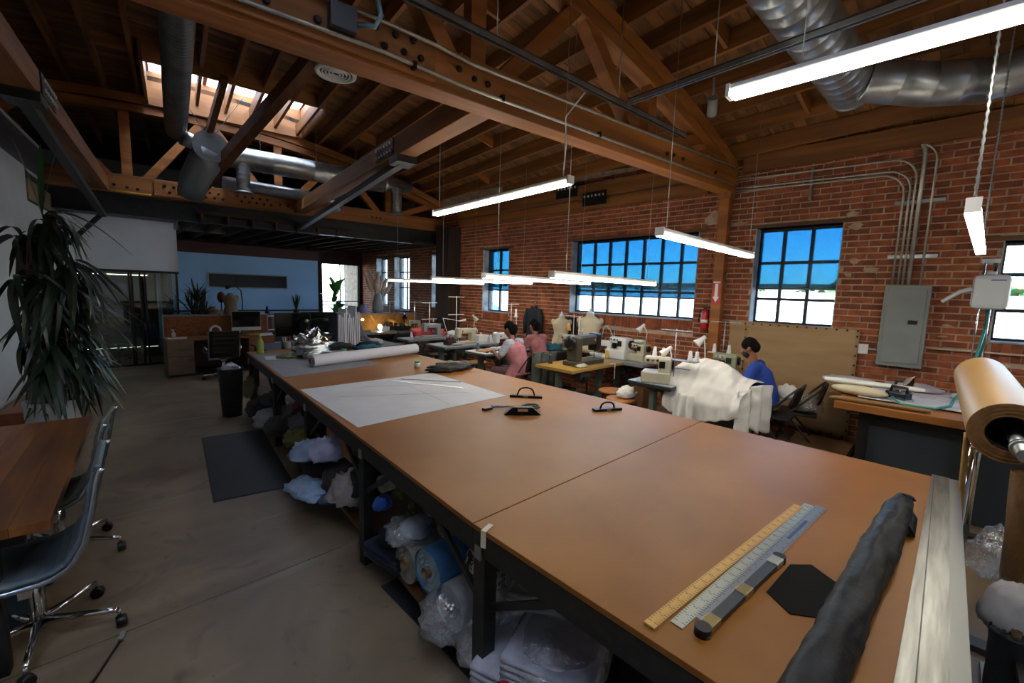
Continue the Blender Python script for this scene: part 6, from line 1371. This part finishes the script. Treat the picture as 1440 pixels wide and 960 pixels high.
# wrapped rolls standing at the right
br_ = fabric_roll((2.95, -.42, .02), (2.95, -.38, 1.12), .11, mat('kraft wrap', '6a4c28', .4, bump=.5, bscale=(14, 14, 14)), 'brown wrapped fabric roll standing beside the table end', core=.2)
MB().ell((0, .02, .45), (.135, .135, .3), 20, 14, fn=lambda d: 1 + .12 * noise.noise(d * 5)).build('plastic_wrap', CLEARBAG, br_)
crumple('plastic_bag', (3.2, -.30, .5), (.26, .22, .34), 131, CLEARBAG, 'clear plastic bag between the aluminium edge and the brown wrapped roll', 'bag')
fabric_roll((2.62, -.34, .02), (2.63, -.33, .52), .075, cloth('17171b'), 'black fabric roll standing beside the table end', core=.2)
crumple('white_bag', (2.74, -.33, .46), (.2, .2, .32), 132, cloth('b3aea8'), 'white cloth bag hanging beside the black fabric roll', 'bag', amp=.2)
e = empty('roll_shelf', (2.8, -.5, 0), label='grey stand under the rolls beside the table end', cat='stand'); MB().b2(-.6, .4, -.3, .2, .0, .02).build('board', GREYM, e); MB().b2(-.5, .4, .14, .17, .42, .45).b2(-.5, .4, .14, .17, .36, .38).build('strap', BLACKM, e)
for x in (-.5, .36): MB().b2(x, x + .03, -.28, -.25, .02, .9).build('post', GREYM, e)

# ================================================================ people
def limb(mb, p, q, r1, r2, n=12):
    p, q = Vector(p), Vector(q); mb.tube([p, p.lerp(q, .5), q], [r1, (r1 + r2) / 2 * 1.03, r2], n); mb.ell(p, (r1,) * 3, n, 8); mb.ell(q, (r2,) * 3, n, 8); return mb
def fuse(mb, name, m, parent, voxel=.009, it=4):
    o = mb.build(name, m, parent); k = o.modifiers.new('skin', 'REMESH'); k.mode = 'VOXEL'; k.voxel_size = voxel; k.use_smooth_shade = True
    k = o.modifiers.new('soften', 'SMOOTH'); k.factor = .5; k.iterations = it; return o
def hand(mb, w_, d, side):
    """palm and five fingers from the wrist w_ along d, palm down"""
    w_ = Vector(w_); d = Vector(d).normalized(); s = Vector((d.y, -d.x, 0)).normalized(); up = s.cross(d)
    mb.ell(w_ + d * .045, (.042, .045, .018), 12, 8); mb.tube([w_, w_ + d * .05], [.026, .03], 10)
    for i, ln in enumerate((.062, .074, .07, .055)):
        b = w_ + d * .08 + s * (.028 - .019 * i); k = b + d * ln * .55 - Vector((0, 0, .006)); t = k + d * ln * .5 - Vector((0, 0, .02))
        mb.tube([b, k, t], [.0095, .009, .0075], 8); mb.ell(t, (.0078,) * 3, 8, 6)
    b = w_ + d * .03 - s * (.034 * side) * -1; k = b + d * .035 + s * (.025 * side); mb.tube([b, k, k + d * .03], [.012, .011, .009], 8); mb.ell(k + d * .03, (.009,) * 3, 8, 6)
SKIN = mat('skin', '8a5a40', .5, c2='7d5038', scale=(9, 9, 9))
def head_shape(mb, c, nod):
    M_ = Matrix.Rotation(-nod, 3, 'X'); c = Vector(c)
    def at(x, y, z): return c + M_ @ Vector((x, y, z))
    mb.ell(at(0, -.015, .02), (.077, .095, .1), 18, 12); mb.ell(at(0, .03, -.05), (.058, .06, .07), 14, 10)
    mb.tube([at(0, .09, .01), at(0, .112, -.022), at(0, .098, -.035)], [.01, .014, .012], 8)
    for s in (-1, 1): mb.ell(at(s * .08, -.01, -.01), (.012, .022, .032), 10, 8); mb.ell(at(s * .032, .078, .0), (.02, .014, .012), 8, 6)
    mb.tube([at(-.025, .085, -.062), at(0, .092, -.06), at(.025, .085, -.062)], .009, 8); mb.ell(at(0, .075, -.095), (.022, .02, .018), 8, 6)
    return at
def person(c, rz, label, top, pants, vest=None, nod=.5, mask=False, bun=False, sleeve='short', long_=False):
    e = empty('person', c, rz, label=label, cat='person')
    hip = Vector((0, 0, .53)); chest = Vector((0, .10, .92)); neck = Vector((0, .15, 1.09)); hc = Vector((0, .215, 1.235))
    sh = [Vector((s * .18, .11, 1.02)) for s in (-1, 1)]; el = [Vector((s * .25, .22, .79)) for s in (-1, 1)]; wr_ = [Vector((s * .12, .45, .855)) for s in (-1, 1)]
    kn = [Vector((s * .12, .40, .53)) for s in (-1, 1)]; an = [Vector((s * .12, .38, .09)) for s in (-1, 1)]
    mb = MB(); mb.tube([hip + Vector((0, -.03, -.03)), hip + Vector((0, 0, .15)), chest, neck - Vector((0, .01, .04))], [.15, .13, .15, .07], 18); mb.ell(hip, (.17, .13, .12), 16, 10); mb.ell(chest, (.165, .11, .14), 16, 10)
    limb(mb, neck - Vector((0, 0, .05)), hc - Vector((0, .03, .05)), .052, .05)
    for i in (0, 1):
        limb(mb, Vector((sh[i].x * .6, sh[i].y, sh[i].z + .01)), sh[i], .06, .056); limb(mb, sh[i], el[i], .05, .04); limb(mb, el[i], wr_[i], .038, .026)
        hand(mb, wr_[i], Vector((-.12 * (1 if i else -1), .9, -.12)), 1 if i else -1)
        limb(mb, hip + Vector((kn[i].x * .75, .02, 0)), kn[i], .082, .06); limb(mb, kn[i], an[i], .056, .038); limb(mb, an[i] - Vector((0, .03, .045)), an[i] + Vector((0, .14, -.055)), .036, .03)
    at = head_shape(mb, hc, nod)
    fuse(mb, 'body', SKIN, e, .0075)
    # shirt
    mb = MB(); mb.tube([hip + Vector((0, -.02, .02)), hip + Vector((0, 0, .17)), chest, neck - Vector((0, .015, .05))], [.165, .148, .165, .085], 20); mb.ell(chest, (.185, .128, .15), 16, 10)
    for i in (0, 1):
        limb(mb, Vector((sh[i].x * .55, sh[i].y, sh[i].z)), sh[i], .075, .068); limb(mb, sh[i], sh[i].lerp(el[i], .72 if sleeve == 'short' else 1.0), .064, .062)
        if sleeve == 'long': limb(mb, el[i], el[i].lerp(wr_[i], .6), .052, .044)
    mb.v = [tuple(Vector(v) + Vector((1, 1, .3)) * (.006 * nz(v[0] * 14, v[1] * 14, v[2] * 22))) for v in mb.v]
    fuse(mb, 'shirt', top, e, .011)
    if vest:
        mb = MB(); mb.tube([hip + Vector((0, -.03, -.02)), hip + Vector((0, 0, .17)), chest, neck - Vector((0, .02, .05))], [.178, .162, .178, .1], 20); mb.ell(chest + Vector((0, -.005, 0)), (.19, .138, .15), 16, 10)
        if long_: mb.tube([hip + Vector((-.06, .0, .1)), hip + Vector((-.16, .06, -.08)), hip + Vector((-.2, .1, -.3))], [.12, .1, .07], 12)
        fuse(mb, 'vest', vest, e, .012)
    mb = MB(); mb.ell(hip - Vector((0, .01, .01)), (.185, .15, .125), 16, 10)
    for i in (0, 1): limb(mb, hip + Vector((kn[i].x * .75, .02, 0)), kn[i], .096, .075); limb(mb, kn[i], an[i] + Vector((0, 0, .04)), .072, .056)
    fuse(mb, 'trousers', pants, e, .013)
    for i in (0, 1): 
        mb = MB(); limb(mb, an[i] + Vector((0, -.04, -.04)), an[i] + Vector((0, .15, -.05)), .044, .038); mb.v = [(x, y, max(z, .004)) for x, y, z in mb.v]; fuse(mb, 'shoe', BLACKPL, e, .011)
    HAIR = mat('dark hair', '070505', .9, c2='0e0a09', scale=(30, 30, 8), spec=.15); mb = MB()
    mb.ell(at(0, -.025, .035), (.088, .098, .1), 18, 12); mb.ell(at(0, -.07, -.02), (.075, .055, .07), 14, 10)
    if bun: mb.ell(at(0, -.1, -.03), (.06, .06, .08), 12, 8); mb.ell(at(0, -.06, -.07), (.075, .06, .06), 12, 8)
    mb.v = [tuple(Vector(v) + Vector((.004 * nz(v[0] * 60, v[1] * 60, v[2] * 20),) * 3)) for v in mb.v]
    h_ = fuse(mb, 'hair', HAIR, e, .009, 2)
    if mask:
        mb = MB(); mb.ell(at(0, .045, -.055), (.062, .062, .055), 16, 10); fuse(mb, 'face_mask', mat('black mask', '0c0c0e', .8), e, .008)
        for s in (-1, 1): MB().tube([at(s * .058, .05, -.04), at(s * .082, -.005, -.01)], .003, 5).build('mask_strap', mat('black mask', '0c0c0e', .8), e)
    return e
person((5.93, 1.5, 0), RAD(6), 'person in royal blue shirt and black face mask seated sewing by the kraft sheet', mat('royal blue tee', '1d3f94', .85, bump=.2, bscale=(20, 20, 20)), mat('dark jeans', '1b1f2a', .85), mask=True, nod=.55)
STRIPE = mat('grey striped shirt', '8f98a6', .85, c2='a9b2bd', scale=(4, 4, 60))
person((4.98, 4.85, 0), RAD(10), 'person in pink vest over striped sleeves seated with back turned at the white topped table', STRIPE, cloth('6a4a4c'), vest=cloth('b0707a'), nod=.5, bun=True, long_=True)
person((5.87, 5.18, 0), RAD(-6), 'person with dark hair in a rose top seated beyond the pink vest', cloth('a86a6e'), mat('dark jeans', '1b1f2a', .85), nod=.5, bun=True)

# cars parked outside
def car(c, rz, m, label):
    e = empty('car', c, rz, label=label, cat='car', group='cars parked outside the brick wall')
    prof = [(-2.1, .35), (-2.15, .7), (-1.9, .92), (-1.2, .98), (-.6, 1.48), (.75, 1.5), (1.35, 1.0), (2.0, .9), (2.15, .6), (2.1, .35)]
    mb = MB(); n = len(prof); vs_ = [(x, y * (.85 if z > 1.1 else 1), z) for y in (-.88, .88) for x, z in prof]; mb.add(vs_, [tuple(range(n)), tuple(range(2 * n - 1, n - 1, -1))] + [(i, n + i, n + (i + 1) % n, (i + 1) % n) for i in range(n)]); mb.build('body', m, e, bevel=.05)
    CG = mat('car glass', '46688c', .05)
    MB().add([(-1.17, -.72, 1.02), (-1.17, .72, 1.02), (-.62, .66, 1.46), (-.62, -.66, 1.46)], [(0, 1, 2, 3)]).build('windscreen', CG, e, solid=.02); MB().add([(1.32, -.72, 1.04), (1.32, .72, 1.04), (.78, .66, 1.47), (.78, -.66, 1.47)], [(0, 1, 2, 3)]).build('rear_window', CG, e, solid=.02)
    for s in (-1, 1): MB().add([(-1.05, s * .81, 1.04), (1.2, s * .81, 1.04), (.7, s * .76, 1.44), (-.58, s * .76, 1.44)], [(0, 1, 2, 3)]).build('side_window', CG, e, solid=.02)
    for x in (-1.35, 1.35):
        for s in (-1, 1): MB().lathe([(.2, -.1), (.33, -.09), (.33, .09), (.2, .1)], (x, s * .8, .33), 20, 'y').build('wheel', BLACKPL, e)
car((11.6, 8.6, -.12), RAD(-80), mat('white car paint', 'd0d4d8', .2), 'white car parked outside the big window'); car((12.4, 15.2, -.12), RAD(-85), mat('silver car paint', 'a9b0b8', .25, metal=.5), 'silver car parked outside the narrow window')
car((11.0, -1.6, -.12), RAD(95), mat('white car paint', 'd0d4d8', .2), 'white car parked outside the window beside the steam tank')

# ================================================================ small clutter of the sewing room
def carton(c, s, m, label, rz=0.0):
    e = empty('carton', c, rz, label=label, cat='box'); MB().b2(-s[0] / 2, s[0] / 2, -s[1] / 2, s[1] / 2, 0, s[2]).build('box', m, e, bevel=.004); MB().b2(-s[0] / 2 - .003, s[0] / 2 + .003, -.02, .02, s[2] - .001, s[2] + .002).build('tape', mat('packing tape', 'a58a5c', .4), e)
CB = mat('brown carton', '6a4a2c', .8); CBD = mat('dark carton', '2a2420', .8)
for k, (c, s, m, lb) in enumerate([((5.5, 7.06, 0), (.5, .26, .34), CBD, 'dark box on the floor under the cream sewing machine table'), ((5.3, 8.34, 0), (.6, .26, .4), CBD, 'dark box on the floor under the coral cloth table'),
    ((6.42, 3.5, 0), (.24, .36, .36), CB, 'brown carton on the floor under the white overlock'), ((6.42, 4.1, 0), (.24, .3, .3), mat('orange bin', '8a4a20', .7), 'orange carton on the floor below the white sewing machine'),
    ((6.42, 5.7, 0), (.24, .4, .35), CBD, 'dark box on the floor under the teal cloth table'), ((5.7, 10.06, 0), (.7, .22, .42), CB, 'brown carton on the floor under the far work table'), ((5.4, 4.15, 0), (.5, .24, .26), CBD, 'dark box on the floor under the yellow topped table')]): carton(c, s, m, lb)
cols = [('3a6a8a', 'blue'), ('b53a3a', 'red'), ('d0d0d4', 'white'), ('2a2a2e', 'black'), ('c9a23a', 'gold'), ('5a7a4a', 'green'), ('a9a9b0', 'silver'), ('8a5a8a', 'violet')]
spots = [(5.0, 5.92, 'back edge of the white topped table'), (5.25, 7.12, 'grey table behind the spool holder'), (5.08, 8.3, 'grey table beside the coral cloth'), (5.0, 4.2, 'yellow table corner'), (6.22, 3.98, 'narrow table by the white overlock'), (6.2, 5.82, 'narrow table near the jacket'), (5.95, 6.7, 'grey table near the white box'), (4.6, 10.05, 'far work table end')]
for (x, y, w_), (hx_, nm) in zip(spots, cols): cone((x, y, ZS), nm + ' thread cone standing on the ' + w_, None, mat('thread ' + nm, hx_, .8), .13, .032)
for k, (x, y, c_, lb) in enumerate([(5.15, 3.72, 'b9b4a4', 'cream scraps on the yellow topped table'), (5.75, 5.62, 'b57a80', 'pink cloth under the needle at the white topped table'), (5.1, 6.68, '9a9aa4', 'grey scraps at the front of the grey sewing table'), (5.12, 8.05, '8a8a90', 'grey scraps on the coral cloth table'), (4.75, 9.8, '8a8478', 'beige scraps on the far work table'), (6.3, 4.05, 'c4c4c8', 'white scraps beside the white overlock')]): crumple('fabric_scraps', (x, y, ZS), (.22, .16, .06), 150 + k, cloth(c_), lb, 'cloth', amp=.4)
task_lamp([(6.35, 3.4, ZS), (6.45, 3.4, 1.25), (6.4, 3.44, 1.38)], (6.33, 3.5, 1.28), 'white task lamp beside the cream overlock with green top', WHITEPL, .045)
stool((5.3, 3.28, 0), WSEAT, 'round wooden stool in front of the yellow topped table', .5)
stool((5.25, 7.52, 0), mat('dark stool seat', '2a2622', .6), 'dark stool in front of the coral cloth table', .5)
folding_chair((5.3, 9.2, 0), 0, 'dark chair in front of the far work table', mat('dark seat', '1c1a1b', .6))
